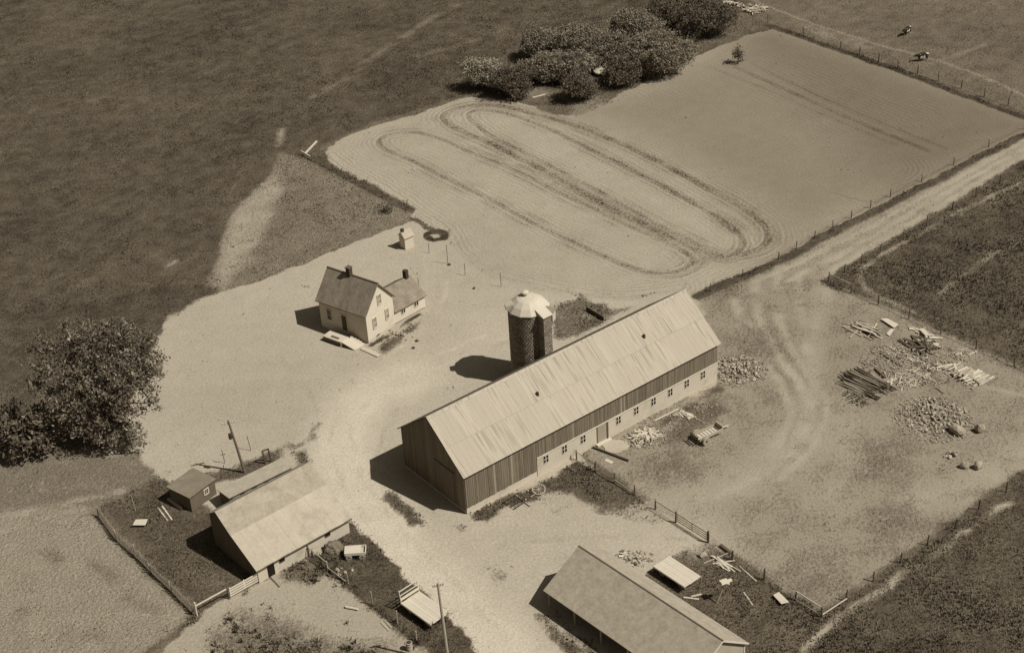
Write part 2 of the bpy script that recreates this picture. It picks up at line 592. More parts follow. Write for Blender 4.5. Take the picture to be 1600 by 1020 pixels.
# dark soil ring with a pale heart beside the privy
RING = G(681, 368)
rd = np.hypot((WX - RING.x), (WY - RING.y))
for r0, r1, c, g in [(0.0, 2.0, 0.95, 0.05), (0.0, 0.75, 0.1, 0.5)]:
    w = np.clip((r1 - rd) / 0.4, 0, 1)
    A['cover'] = A['cover'] * (1 - w) + c * w
    A['gt'] = A['gt'] * (1 - w) + g * w
for q in ([(22, 900), (36, 905)], [(26, 955), (34, 960)], [(70, 860), (90, 880)], [(120, 985), (150, 1000)], [(60, 812), (110, 815)], [(200, 930), (240, 960)], [(150, 880), (175, 905)]):
    stroke(q, 1.0, 1.8, 0.7, brk=0.8, cover=0.95, gt=0.3)
# bright drive and trodden ways
stroke([(640, 590), (575, 610), (530, 660), (528, 720), (565, 790), (640, 870), (720, 950), (800, 1030), (860, 1110)], 7.5, 4.0, 0.9, st=1.38)
stroke([(640, 590), (720, 545), (790, 520), (840, 540)], 8, 6, 0.6, st=1.10)
region(None, [(690, 830), (820, 810), (1000, 830), (1080, 845), (1000, 870), (900, 850), (820, 930), (780, 930)], 4.0, st=1.12)
region(None, [(255, 520), (420, 440), (500, 520), (500, 640), (430, 690), (230, 690)], 8.0, st=0.95)
for q in ([(560, 620), (536, 670), (548, 740), (610, 820), (700, 910), (790, 1000)], [(585, 632), (556, 680), (572, 745), (632, 822), (720, 910), (815, 1005)], [(520, 640), (508, 690), (520, 750), (590, 850), (690, 960), (740, 1020)], [(650, 590), (735, 548), (800, 525)], [(640, 575), (700, 545), (760, 525)], [(600, 560), (640, 530), (690, 480), (700, 440)], [(760, 850), (850, 836), (960, 830), (1075, 838)], [(740, 870), (850, 850), (960, 842), (1070, 848)]):
    stroke(q, 0.35, 0.55, 0.55, brk=0.7, st=1.36)
for q in ([(572, 626), (546, 675), (560, 742), (622, 822), (712, 912), (800, 1002)], [(530, 636), (518, 690), (532, 752), (600, 850)], [(655, 596), (740, 554), (805, 530)], [(750, 860), (850, 843), (960, 836), (1070, 843)], [(440, 560), (480, 600), (500, 650)], [(620, 640), (590, 700), (580, 760)]):
    stroke(q, 0.3, 0.6, 0.5, brk=0.9, dk=0.55)
stroke([(660, 392), (664, 430), (668, 490)], 0.5, 0.5, 0.6, st=1.15)
stroke([(800, 840), (900, 830), (1000, 835), (1090, 842)], 7, 5, 0.7, st=0.98, cover=0.03)
# lane wheel tracks
for k, w in [([(1760, 138), (1600, 221), (1400, 332), (1280, 395), (1180, 440)], 0.8), ([(1760, 148), (1600, 232), (1440, 322), (1330, 390), (1230, 440)], 0.9), ([(1760, 160), (1600, 243), (1470, 320), (1380, 372), (1290, 430)], 0.9)]:
    stroke(k, w, 0.7, 0.7, brk=0.4, st=1.0, cover=0.08)
for k in ([(1760, 132), (1600, 211), (1500, 262), (1400, 314), (1300, 364), (1210, 411), (1150, 436), (1090, 462)],):
    stroke(k, 1.5, 0.7, 0.9, cover=0.9, gt=0.10)
stroke([(1760, 177), (1600, 258), (1480, 335), (1400, 380), (1300, 440)], 1.6, 1.0, 0.8, cover=0.9, gt=0.2)
# barnyard ruts and pale trodden parts
for k, w, a in [([(1170, 500), (1210, 560), (1250, 600), (1262, 640), (1235, 700)], 0.7, 0.8), ([(1200, 540), (1240, 580), (1275, 630), (1260, 690)], 0.7, 0.7), ([(1290, 455), (1265, 530), (1275, 600), (1230, 690), (1150, 760)], 2.5, 0.55), ([(1235, 690), (1190, 740), (1110, 770), (1010, 790)], 6, 0.5), ([(1470, 600), (1540, 605), (1600, 618), (1700, 640)], 0.8, 0.8), ([(1760, 680), (1600, 710), (1520, 760), (1440, 780)], 4, 0.6), ([(1300, 640), (1330, 700), (1300, 780)], 5, 0.4)]:
    stroke(k, w, w * 0.8, min(1, a * 1.25), brk=0.3, st=0.92, cover=0.12)
region(None, [(1320, 480), (1400, 495), (1560, 580), (1540, 610), (1480, 700), (1400, 640), (1300, 640), (1300, 540)], 4.0, cover=0.34, st=0.70)
for q in ([(1170, 480), (1178, 510), (1200, 548), (1232, 590), (1252, 640), (1228, 696)], [(1228, 505), (1256, 560), (1284, 610), (1284, 655)], [(1188, 532), (1214, 566), (1242, 604), (1264, 645)], [(1206, 528), (1238, 562), (1266, 604)], [(1150, 560), (1185, 600), (1200, 650)]):
    stroke(q, 0.35, 0.7, 0.8, brk=0.9, dk=0.38)
for q in ([(1180, 440), (1185, 500), (1215, 550), (1255, 600), (1270, 650), (1245, 700), (1190, 745), (1120, 775)], [(1215, 430), (1215, 500), (1240, 545), (1280, 600), (1292, 650), (1270, 700), (1210, 755)], [(1250, 430), (1250, 500), (1262, 550)], [(1150, 470), (1160, 510), (1190, 560), (1225, 605), (1240, 650), (1215, 695)]):
    stroke(q, 0.7, 1.1, 0.8, brk=0.8, st=0.98, cover=0.08)
for q in [[(1000, 720), (1060, 700), (1100, 730), (1030, 760)], [(1330, 690), (1400, 690), (1420, 740), (1340, 740)], [(1230, 900), (1300, 880), (1330, 920), (1270, 945)], [(1360, 800), (1420, 780), (1440, 820), (1370, 850)], [(1140, 530), (1200, 510), (1220, 560), (1150, 560)]]:
    region(None, q, 3.0, cover=0.52, gt=0.32)
# pale lines in the fields
stroke([(1578, 786), (1500, 838), (1440, 880), (1380, 918), (1300, 972), (1255, 1018)], 0.9, 0.6, 0.85, brk=0.7, cover=0.25, gt=1.0, st=0.9)
stroke([(1700, 235), (1600, 283), (1500, 330), (1440, 365), (1380, 398), (1343, 422), (1342, 440), (1362, 460), (1400, 478), (1440, 495)], 0.7, 0.5, 0.8, brk=0.5, cover=0.3, gt=0.95, st=0.75)
stroke([(1600, 375), (1540, 405), (1500, 430), (1470, 455)], 0.8, 0.8, 0.7, brk=0.8, gt=0.9)
stroke([(1470, 345), (1520, 325), (1600, 300)], 3.0, 2.5, 0.4, brk=0.6, gt=0.7)
stroke([(1320, 455), (1400, 489), (1500, 535), (1600, 578), (1760, 645)], 1.2, 0.7, 0.7, cover=0.35, gt=0.8, st=0.75)
stroke([(720, 5), (670, 30), (600, 78), (540, 122), (488, 152)], 1.3, 1.5, 0.6, brk=0.9, gt=0.75)
stroke([(820, 35), (740, 65), (640, 90)], 1.5, 1.5, 0.4, brk=0.9, gt=0.7)
stroke([(440, 202), (436, 228)], 0.9, 0.9, 0.9, brk=0.4, gt=1.0, cover=0.35)
stroke([(262, 414), (276, 408)], 0.5, 0.6, 0.9, gt=1.0, cover=0.3)
stroke([(150, 215), (190, 260), (250, 290)], 0.5, 0.6, 0.5, gt=0.0)
stroke([(0, 345), (25, 365), (60, 388)], 0.5, 0.6, 0.5, gt=0.0)
stroke([(1140, -20), (1200, 12), (1300, 48), (1400, 78), (1440, 88), (1500, 106), (1560, 130), (1620, 160)], 0.45, 0.45, 0.9, gt=0.95, cover=0.4)
stroke([(1260, 45), (1310, 60), (1360, 72)], 3.5, 3.0, 0.6, brk=0.8, gt=0.8)
stroke([(1470, 95), (1510, 80), (1540, 70)], 1.0, 1.0, 0.5, brk=0.8, gt=0.9)
stroke([(508, 232), (580, 196), (650, 176), (740, 148)], 2.0, 1.0, 0.8, gt=0.42)
stroke([(470, 240), (520, 264), (580, 295), (640, 328)], 1.7, 1.0, 0.9, gt=0.08, cover=1.0)
stroke([(1203, 40), (1300, 75), (1400, 110), (1500, 146), (1600, 184), (1740, 236)], 1.4, 0.8, 0.9, gt=0.05, cover=1.0)  # shadow of a low bank put into the colour as dark grass
stroke([(-20, 815), (80, 790), (160, 775), (230, 755), (280, 730)], 1.2, 1.0, 0.7, brk=0.6, cover=0.2, st=0.85)
stroke([(0, 830), (80, 806), (150, 792)], 1.0, 1.0, 0.6, brk=0.6, cover=0.2, st=0.85)
stroke([(170, 705), (205, 702)], 1.5, 1.2, 0.9, cover=0.2, st=0.95)
stroke([(152, 802), (200, 855), (260, 918), (305, 958)], 1.6, 0.8, 0.8, cover=0.9, gt=0.35)
stroke([(306, 962), (230, 1018), (180, 1060)], 1.0, 0.7, 0.8, cover=0.9, gt=0.25)
stroke([(484, 868), (545, 914), (582, 946), (650, 1002)], 0.9, 0.5, 0.8, cover=0.95, gt=0.1)
stroke([(430, 428), (455, 440), (498, 456)], 0.35, 0.4, 0.7, brk=0.5, cover=0.75, gt=0.2)
stroke([(592, 553), (560, 585), (530, 610)], 0.5, 0.6, 0.55, brk=0.8, cover=0.7, gt=0.2)
stroke([(1005, 676), (1060, 650), (1122, 606)], 0.9, 0.8, 0.9, brk=0.6, cover=0.8, gt=0.15)
stroke([(735, 806), (790, 778), (840, 752)], 0.5, 0.6, 0.8, brk=0.9, cover=0.75, gt=0.2)
stroke([(579, 541), (620, 513), (656, 491)], 0.6, 0.5, 0.9, brk=0.5, cover=0.85, gt=0.1)
# worked ground: dark bands of fresh earth and the furrows that follow them
BANDS = [
    ([(664, 209), (648, 205.6), (619, 208), (598, 213.5), (591.5, 224), (606, 236), (637.5, 247.6), (663.7, 260.7), (703, 280.4), (742.5, 300), (782, 318.5), (830, 346), (891, 376), (932, 394), (976, 414.5), (1014, 425.5), (1056, 427), (1084, 413), (1083, 401), (1056, 384), (998, 359.5), (904.5, 315.5), (800, 262), (742.5, 241), (703, 221), (664, 209)], 0.75, 0.85),
    ([(1135, 403), (1097, 383), (1020, 347), (932, 296), (869, 262), (800, 228), (769, 212), (742, 193), (732, 180), (742, 171.5), (782, 174), (834, 190), (874, 208), (924, 233), (979, 260), (1042, 293), (1116, 335), (1152, 354), (1166, 379), (1152, 398), (1135, 403)], 0.8, 0.75),
    ([(1124, 401), (1061, 377), (992, 341), (937, 316), (869, 275), (808, 245), (769, 225), (716, 203), (698, 192), (690, 179), (716, 168), (755, 162), (795, 167), (847, 181), (900, 196), (950, 216), (979, 228), (1020, 247), (1075, 277), (1130, 307), (1179, 335), (1202, 357), (1204, 376), (1185, 393), (1124, 401)], 1.3, 0.9),
    ([(840, 262), (900, 298), (970, 337), (1040, 372), (1080, 396), (1090, 410)], 0.7, 0.6),
    ([(870, 207), (930, 236), (1000, 272), (1060, 303), (1120, 338), (1150, 362)], 1.0, 0.7),
    ([(1150, 105), (1250, 150), (1350, 195), (1450, 235)], 0.8, 0.5),
    ([(1175, 100), (1280, 150), (1380, 193), (1480, 232)], 0.6, 0.4),
    ([(1110, 105), (1200, 140), (1300, 185), (1400, 226)], 0.6, 0.3),
]
MAINF = []
for q, w, a in BANDS:
    stroke(q, w * 0.95, 0.6, min(1, a * 1.3), brk=0.30, warp=0.25, dk=1.0)
    MAINF.append(GW(smooth_line(q)))
    if a > 0.5:                                   # fainter passes on either side of the main one
        xs_ = [v[0] for v in MAINF[-1]]
        ys_ = [v[1] for v in MAINF[-1]]
        i0, i1 = np.searchsorted(gx, [min(xs_) - 4, max(xs_) + 4])
        j0, j1 = np.searchsorted(gy, [min(ys_) - 4, max(ys_) + 4])
        sl_ = np.s_[j0:j1, i0:i1]
        d_ = seg_dist(X[sl_] + 0.2 * (WX[sl_] - X[sl_]), Y[sl_] + 0.2 * (WY[sl_] - Y[sl_]), MAINF[-1])
        side = np.exp(-(d_ / 1.9) ** 2) * (0.5 + 0.5 * np.cos(2 * pi * d_ / 1.35)) * np.clip(0.7 + 1.6 * fnoise(X[sl_], Y[sl_], 5.0, 91), 0, 1.2)
        A['dk'][sl_] = np.maximum(A['dk'][sl_], (0.85 * a * side).astype(np.float32))
for q in ([(820, 318), (842, 322)], [(838, 316), (850, 318)]):
    stroke(q, 0.8, 1.2, 0.45, brk=0.8, dk=1.0)
tm = RID == RNAMES.index('tilled_field')
jj, ii = np.nonzero(tm)
s = np.s_[jj.min():jj.max() + 1, ii.min():ii.max() + 1]
D = np.full(X[s].shape, 1e9, np.float32)
for q in MAINF[:5]:
    D = np.minimum(D, seg_dist(X[s], Y[s], q))
EXTRA = [[(516, 240), (530, 255), (600, 292), (660, 335), (700, 362), (706, 385), (735, 412), (800, 432), (880, 450), (960, 462), (1060, 448)]]
for q in EXTRA:
    D = np.minimum(D, seg_dist(X[s], Y[s], GW(smooth_line(q))))
q0, q1 = G(1150, 105), G(1450, 235)
pv = Vector((q1.y - q0.y, q0.x - q1.x)).normalized()
across = ((X[s] - q0.x) * pv.x + (Y[s] - q0.y) * pv.y).astype(np.float32) * 0.8
far_ = D > 9.0
FU[s] = np.where(far_, across, D)
A['fs'][s] = np.where(tm[s], np.exp(-D / 3.2) * np.where(far_, 0, np.clip(0.75 + 1.3 * fnoise(X[s], Y[s], 7.0, 71), 0.1, 1.1)), 0)
A['fs'][s] = np.where(tm[s] & far_, np.clip((D - 9.0) / 5, 0, 1) * np.clip(0.22 + 0.9 * fnoise(X[s], Y[s], 14.0, 75), 0, 0.5), A['fs'][s])
# old concentric turn in the far part
c = G(1378, 262)
dd = np.hypot(X - c.x, Y - c.y)
w = (np.clip(1 - abs(dd - 5.5) / 3.5, 0, 1) * (X > c.x - 2)).astype(np.float32)
near = dd < 11
FU = np.where(near, dd.astype(np.float32), FU)
A['fs'] = np.where(near, w * 0.6 * np.clip((X - c.x + 2) / 3, 0, 1), A['fs'])

Z = 0.05 * fnoise(X, Y, 5.0, 31) + 0.03 * vnoise(X, Y, 1.1, 33) * (0.4 + A['cover'])
Z += A['dk'] * 0.05 * (vnoise(X, Y, 0.8, 40) + 0.2)
edge = np.minimum(np.minimum(X - GX0, GX1 - X), np.minimum(Y - GY0, GY1 - Y))
Z = Z * np.clip(edge / 4, 0, 1)
Z -= 0.03


def ground_material():
    t = NT('ground')
    cover, gt, st, dk, fs, fu = [t.attr(k) for k in ('cover', 'gt', 'st', 'dk', 'fs', 'fu')]
    n_big = t.noise(0.045, 3, 0.6)
    n_mid = t.noise(0.35, 4, 0.62)
    n_fine = t.noise(2.4, 4, 0.7)
    n_clod = t.noise(3.6, 2, 0.7)
    cv = t.math('ADD', cover, t.math('MULTIPLY', t.math('SUBTRACT', n_mid, 0.5), 0.75))
    cv = t.math('ADD', cv, t.math('MULTIPLY', t.math('SUBTRACT', n_fine, 0.5), 0.85))
    cv = t.smooth(cv, 0.26, 0.76)
    # soil
    wob = t.math('ADD', fu, t.math('MULTIPLY', n_mid, 1.3))
    wave = t.math('SINE', t.math('MULTIPLY', wob, 8.4))
    furrow = t.math('MULTIPLY', wave, fs)
    v = t.math('MULTIPLY_ADD', t.math('SUBTRACT', n_fine, 0.5), 0.36, 1.0)
    v = t.math('MULTIPLY_ADD', t.math('SUBTRACT', n_mid, 0.5), 0.26, v)
    v = t.math('MULTIPLY_ADD', t.math('SUBTRACT', n_big, 0.5), 0.25, v)
    v = t.math('MULTIPLY_ADD', t.math('SUBTRACT', n_clod, 0.5), 0.66, v)
    v = t.math('MULTIPLY_ADD', furrow, 0.095, v)
    dkn = t.math('MULTIPLY', dk, t.math('MULTIPLY_ADD', t.smooth(n_fine, 0.35, 0.62), -0.75, 1.1))
    v = t.math('MULTIPLY', v, t.math('MULTIPLY_ADD', dkn, -0.84, 1.0))
    peb = t.smooth(t.noise(3.2, 1, 0.5), 0.70, 0.76)
    v = t.math('MULTIPLY', v, t.math('MULTIPLY_ADD', peb, -0.35, 1.0))
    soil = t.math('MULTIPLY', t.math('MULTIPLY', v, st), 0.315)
    # grass
    g2 = t.math('ADD', gt, t.math('MULTIPLY', t.math('SUBTRACT', n_big, 0.5), 0.42))
    g2 = t.math('ADD', g2, t.math('MULTIPLY', t.math('SUBTRACT', n_mid, 0.5), 0.62))
    g2 = t.math('ADD', g2, t.math('MULTIPLY', t.math('SUBTRACT', n_fine, 0.5), 0.40), clamp=True)
    rot = t.n.new('ShaderNodeMapping')
    rot.inputs['Rotation'].default_value = (0, 0, radians(-48))
    t.link(t.pos(), rot.inputs[0])
    n_str = t.noise(0.55, 3, 0.6, rot.outputs[0], (0.16, 1.0, 1.0), 0.6)
    g2 = t.math('ADD', g2, t.math('MULTIPLY', t.math('SUBTRACT', n_str, 0.5), 0.26), clamp=True)
    gr = t.math('MULTIPLY_ADD', g2, 0.21, 0.044)
    gr = t.math('MULTIPLY', gr, t.math('MULTIPLY_ADD', t.math('SUBTRACT', n_clod, 0.5), 1.6, 0.97))
    val = t.mix(cv, soil, gr)
    h = t.math('MULTIPLY_ADD', n_clod, t.math('MULTIPLY_ADD', cv, 0.9, 0.35), t.math('MULTIPLY', n_fine, t.math('MULTIPLY_ADD', cv, 1.6, 0.5)))
    h = t.math('MULTIPLY_ADD', furrow, 0.36, h)
    h = t.math('MULTIPLY_ADD', t.math('MULTIPLY', dk, n_clod), 2.0, h)
    return t.out(val, 0.95, h, 0.11, 0.9)


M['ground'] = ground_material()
GROUND_ATTR = dict(A, fu=FU)
allv = np.stack([X, Y, Z], -1).reshape(-1, 3)
idx = np.arange(NX * NY).reshape(NY, NX)
quads = np.stack([idx[:-1, :-1], idx[:-1, 1:], idx[1:, 1:], idx[1:, :-1]], -1).reshape(-1, 4)
fr = RID[:-1, :-1].ravel()
for r, nm in enumerate(RNAMES):
    q = quads[fr == r]
    if not len(q):
        continue
    used, inv = np.unique(q, return_inverse=True)
    me = mesh_np(nm, allv[used], inv.reshape(-1, 4))
    for k, a in GROUND_ATTR.items():
        at = me.attributes.new(k, 'FLOAT', 'POINT')
        at.data.foreach_set('value', a.ravel()[used].astype(np.float32))
    me.polygons.foreach_set('use_smooth', np.ones(len(q), bool))
    o = link(nm, me, M['ground'])
    tag(o, kind='structure')
B = 4000.0
zb = -0.03
rv = [(GX0, GY0, zb), (GX1, GY0, zb), (GX1, GY1, zb), (GX0, GY1, zb), (-B, -B, zb), (B, -B, zb), (B, B, zb), (-B, B, zb)]
me = mesh_np('ground', rv, [(0, 4, 5, 1), (1, 5, 6, 2), (2, 6, 7, 3), (3, 7, 4, 0)])
for k, v in dict(cover=1.0, gt=0.16, st=0.9, dk=0.0, fs=0.0, fu=0.0).items():
    at = me.attributes.new(k, 'FLOAT', 'POINT')
    at.data.foreach_set('value', np.full(8, v, np.float32))
tag(link('ground', me, M['ground']), kind='structure')


def sample(a, x, y):
    i = np.clip(((x - GX0) / GS).astype(int), 0, NX - 1)
    j = np.clip(((y - GY0) / GS).astype(int), 0, NY - 1)
    return a[j, i]


# grass is only grown on the part of the farm that the photograph covers, with a margin
def in_view(x, y, m=400):
    d0 = x * _f.x + y * _f.y - CAM_H * _f.z
    px = 800 + FOCAL * (x * CR.x + y * CR.y - CAM_H * CR.z) / d0
    py = 510 - FOCAL * (x * CU.x + y * CU.y - CAM_H * CU.z) / d0
    return (px > -m) & (px < 1600 + m) & (py > -m) & (py < 1020 + m)


def tuft_mat():
    t = NT('tuft')
    i = t.island()
    gt = t.attr('gt')
    n = t.noise(0.35, 4, 0.6)
    n2 = t.noise(0.045, 4, 0.6)
    g2 = t.math('ADD', gt, t.math('MULTIPLY', t.math('SUBTRACT', n, 0.5), 0.5))
    g2 = t.math('ADD', g2, t.math('MULTIPLY', t.math('SUBTRACT', n2, 0.5), 0.5), clamp=True)
    x = t.math('MULTIPLY_ADD', g2, 0.25, 0.075)
    x = t.math('MULTIPLY', x, t.math('MULTIPLY_ADD', i, 0.9, 0.55))
    return t.out(x, 0.85)


M['tuft'] = tuft_mat()


def tufts(names, dens, h, w, blades, name, label, cat, lean=0.35, thr=0.55, gtadd=0.0, mask=None):
    ids = [RNAMES.index(n) for n in names]
    m = np.isin(RID, ids)
    jj, ii = np.nonzero(m)
    x0, x1, y0, y1 = gx[ii.min()], gx[ii.max()] + GS, gy[jj.min()], gy[jj.max()] + GS
    n = int((x1 - x0) * (y1 - y0) * dens)
    x = rng.uniform(x0, x1, n).astype(np.float32)
    y = rng.uniform(y0, y1, n).astype(np.float32)
    c = sample(A['cover'], x, y) + 0.6 * fnoise(x, y, 1.6, 51) + rng.normal(0, 0.12, n)
    k = np.isin(sample(RID, x, y), ids) & (c > thr) & in_view(x, y)
    x, y = x[k], y[k]
    n = len(x)
    if n == 0:
        return
    z = sample(Z, x, y) - 0.02
    g = np.clip(sample(A['gt'], x, y) + gtadd, 0, 1)
    sc = rng.uniform(0.55, 1.25, n) * (0.8 + 0.8 * np.clip(fnoise(x, y, 4.0, 61) + 0.3, 0, 1))
    ang = rng.uniform(0, 2 * pi, (n, blades))
    ln = rng.uniform(0.1, lean, (n, blades)) * h
    hh = h * sc[:, None] * rng.uniform(0.65, 1.1, (n, blades))
    ww = w * sc[:, None] * rng.uniform(0.7, 1.3, (n, blades))
    r = rng.uniform(0, w * 1.6, (n, blades))
    bx = x[:, None] + cos_(ang) * r
    by = y[:, None] + sin_(ang) * r
    tx, ty = -sin_(ang) * ww / 2, cos_(ang) * ww / 2
    V = np.empty((n, blades, 3, 3), np.float32)
    V[..., 0, 0] = bx - tx
    V[..., 0, 1] = by - ty
    V[..., 0, 2] = z[:, None]
    V[..., 1, 0] = bx + tx
    V[..., 1, 1] = by + ty
    V[..., 1, 2] = z[:, None]
    V[..., 2, 0] = bx + cos_(ang) * ln
    V[..., 2, 1] = by + sin_(ang) * ln
    V[..., 2, 2] = z[:, None] + hh
    F = np.arange(n * blades * 3).reshape(-1, 3)
    me = mesh_np(name, V.reshape(-1, 3), F)
    at = me.attributes.new('gt', 'FLOAT', 'POINT')
    at.data.foreach_set('value', np.repeat(g, blades * 3).astype(np.float32))
    tag(link(name, me, M['tuft']), label, cat, kind='stuff')


cos_, sin_ = np.cos, np.sin

# ------------------------------------------------------------------ buildings
def face_window(parent, o, ux, c, w, h, frame_mat, pane_mat, panes=(2, 2), depth=0.10, fw=0.07, name='window', label=None):
    """window on a wall plane: o = origin on the wall (Vector), ux = wall direction, c=(along,height) of its centre; outward = ux x z"""
    ux = Vector(ux).normalized()
    n = ux.cross(Vector((0, 0, 1))).normalized()
    ctr = Vector(o) + ux * c[0] + Vector((0, 0, c[1]))

    def P(a, z, d):
        return ctr + ux * a + Vector((0, 0, z)) + n * d

    def bx(b, a0, a1, z0, z1, d0, d1):
        b.hexa([P(a0, z0, d0), P(a1, z0, d0), P(a1, z0, d1), P(a0, z0, d1), P(a0, z1, d0), P(a1, z1, d0), P(a1, z1, d1), P(a0, z1, d1)])
    b = MB()
    W, H = w / 2, h / 2
    bx(b, -W - fw, -W, -H - fw, H + fw, -0.02, depth)
    bx(b, W, W + fw, -H - fw, H + fw, -0.02, depth)
    bx(b, -W, W, H, H + fw, -0.02, depth - 0.003)
    bx(b, -W, W, -H - fw, -H, -0.02, depth + 0.03)
    nx, nz = panes
    mw = 0.09 if nx > 1 and w > 0.5 else 0.05
    cw = (w - mw * (nx - 1)) / nx
    ch = (h - mw * (nz - 1)) / nz
    for i in range(1, nx):
        a = -W + i * cw + (i - 1) * mw
        bx(b, a, a + mw, -H, H, -0.02, depth - 0.02)
    for j in range(1, nz):
        z = -H + j * ch + (j - 1) * mw
        for i in range(nx):
            a = -W + i * (cw + mw)
            bx(b, a, a + cw, z, z + mw, -0.02, depth - 0.025)
    wo = b.build(name, frame_mat, parent)
    if label:
        wo['label'] = label
    for i in range(nx):
        for j in range(nz):
            a = -W + i * (cw + mw)
            z = -H + j * (ch + mw)
            q = MB()
            bx(q, a, a + cw, z, z + ch, -0.015, 0.03)
            q.build('pane', pane_mat, wo)
    return wo


def wall_panel(parent, name, pts, th, mat):
    """vertical polygon pts (list of Vectors, seen from outside counter-clockwise) given thickness inward"""
    p = [Vector(a) for a in pts]
    n = (p[1] - p[0]).cross(p[2] - p[1]).normalized() * th
    return MB().prism(p, (0, 0, 0), -n).build(name, mat, parent)


# ---- the long barn
bT = 0.64144
BL, BW, BHE, BHR = 38.04, 11.59, 5.56, 10.06
barn = thing('barn', 'long weathered board barn with pale sheet metal roof and whitewashed base beside the silo', 'barn', (-6.19, 134.66, 0), bT)
WALLZ = 2.56       # top of the white wall
WX0 = 9.92         # where it starts
# masonry
b = MB()
b.box(WX0, BL, -0.12, 0.25, -0.3, WALLZ)
stone_wall = b.build('stone_wall', M['white_wall'], barn)
b = MB()
b.box(0.0, WX0 - 0.003, -0.05, 0.22, -0.3, 0.84)
b.box(0.0, 0.22, 0.225, BW, -0.3, 0.35)
b.box(BL - 0.22, BL, 0.255, BW, -0.3, WALLZ - 0.05)
b.box(0.225, BL - 0.225, BW - 0.25, BW, -0.3, 1.2)
b.build('foundation', M['white_wall'], barn)
ledge = MB()
ledge.box(WX0 - 0.02, BL + 0.05, -0.20, -0.123, WALLZ - 0.09, WALLZ + 0.02)
ledge.build('ledge', M['white_paint'], barn)
# inner shell keeps daylight out
b = MB()
b.box(0.28, BL - 0.28, 0.28, BW - 0.28, -0.2, BHE - 0.4)
b.build('lining', M['dark'], barn)
# vertical boards of the front
rb = random.Random(3)
x = 0.02
nb = 0
while x < BL - 0.05:
    w = min(rb.uniform(0.22, 0.31), BL - x)
    if x < WX0 < x + w:
        w = WX0 - x + 1e-4
    z0 = (0.80 if x < WX0 else WALLZ + 0.005) + rb.uniform(-0.03, 0.03)
    d = rb.uniform(0.0, 0.025)
    mt = M['board_pale'] if rb.random() < 0.045 else M['board']
    MB().box(x, x + w - rb.choice((0.012, 0.02, 0.035)), -0.085 - d, -0.052, z0, BHE - 0.17).build('board', mt, barn)
    x += w
    nb += 1
b = MB()
b.box(0.02, BL - 0.02, -0.049, 0.0, 0.845, BHE - 0.12)
# gable boards (left end)
y = 0.0
RP = (BHR - BHE) / (BW / 2)
while y < BW - 0.02:
    w = min(rb.uniform(0.24, 0.34), BW - y)
    y1 = y + w - 0.018

    def top(q):
        return BHE + RP * (BW / 2 - abs(q - BW / 2)) - 0.05
    d = 0.05 + rb.uniform(0, 0.025)
    pts = [Vector((-d, y, 0.30)), Vector((-d, y1, 0.30)), Vector((-d, y1, top(y1)))]
    if y < BW / 2 < y1:
        pts.append(Vector((-d, BW / 2, top(BW / 2))))
    pts.append(Vector((-d, y, top(y))))
    MB().prism(pts, (0, 0, 0), (d - 0.005, 0, 0)).build('board', M['board'], barn)
    y += w
gp = [Vector((0, 0.0, 0.36)), Vector((0, BW, 0.36)), Vector((0, BW, BHE)), Vector((0, BW / 2, BHR - 0.12)), Vector((0, 0, BHE))]
b.prism(gp, (0.0, 0, 0), (0.1, 0, 0))
b.prism([q + Vector((0, 0, 2.2 if q.z < 1 else 0)) for q in gp], (BL - 0.1, 0, 0), (BL, 0, 0))
b.box(0.11, BL - 0.11, BW - 0.1, BW, 1.21, BHE - 0.06)
b.build('wall', M['board'], barn)
# small door trim lines on the dark gable
MB().box(-0.13, -0.078, 1.6, 5.4, 4.55, 4.68).build('door_track', M['trim'], barn)
MB().box(-0.115, -0.078, 1.9, 5.1, 0.5, 4.5).build('door', M['board'], barn)
# roof: deck, sheets, ridge cap
OV = 0.32
sl = sqrt((BW / 2) ** 2 + (BHR - BHE) ** 2)
EO = 0.45                                  # eave overhang along the slope


def slope_pt(side, a, s, lift=0.0):
    """a along the ridge, s distance down from the ridge; side -1 front, +1 rear"""
    cy, sz = (BW / 2) / sl, (BHR - BHE) / sl
    return Vector((a, BW / 2 + side * cy * s, BHR - sz * s)) + Vector((0, side * sz, cy)) * lift


b = MB()
for sd_ in (-1, 1):
    q = [slope_pt(sd_, -OV, 0.02), slope_pt(sd_, BL + OV, 0.02), slope_pt(sd_, BL + OV, sl + EO), slope_pt(sd_, -OV, sl + EO)]
    if sd_ == 1:
        q = q[::-1]
    n = Vector((0, 0, -0.09))
    b.hexa([a + n for a in q] + q)
roof = b.build('roof', M['trim'], barn)


def sheet_mesh(w, L):
    """one metal sheet: lies in x (across) and y (down the slope), three ribs"""
    xs = [0, 0.04, 0.08, w * 0.33, w * 0.36, w * 0.39, w * 0.66, w * 0.69, w * 0.72, w - 0.03, w]
    zs = [0.012, 0.032, 0.012, 0.012, 0.022, 0.012, 0.012, 0.022, 0.012, 0.012, 0.012]
    b = MB()
    n = len(xs)
    vs = [(a, 0, c) for a, c in zip(xs, zs)] + [(a, L, c) for a, c in zip(xs, zs)] + [(a, 0, c - 0.011) for a, c in zip(xs, zs)] + [(a, L, c - 0.011) for a, c in zip(xs, zs)]
    fs = []
    for i in range(n - 1):
        fs += [(i, i + 1, n + i + 1, n + i), (2 * n + i + 1, 2 * n + i, 3 * n + i, 3 * n + i + 1), (i + 1, i, 2 * n + i, 2 * n + i + 1), (n + i, n + i + 1, 3 * n + i + 1, 3 * n + i)]
    b.add(vs, fs)
    return b.mesh('sheet')


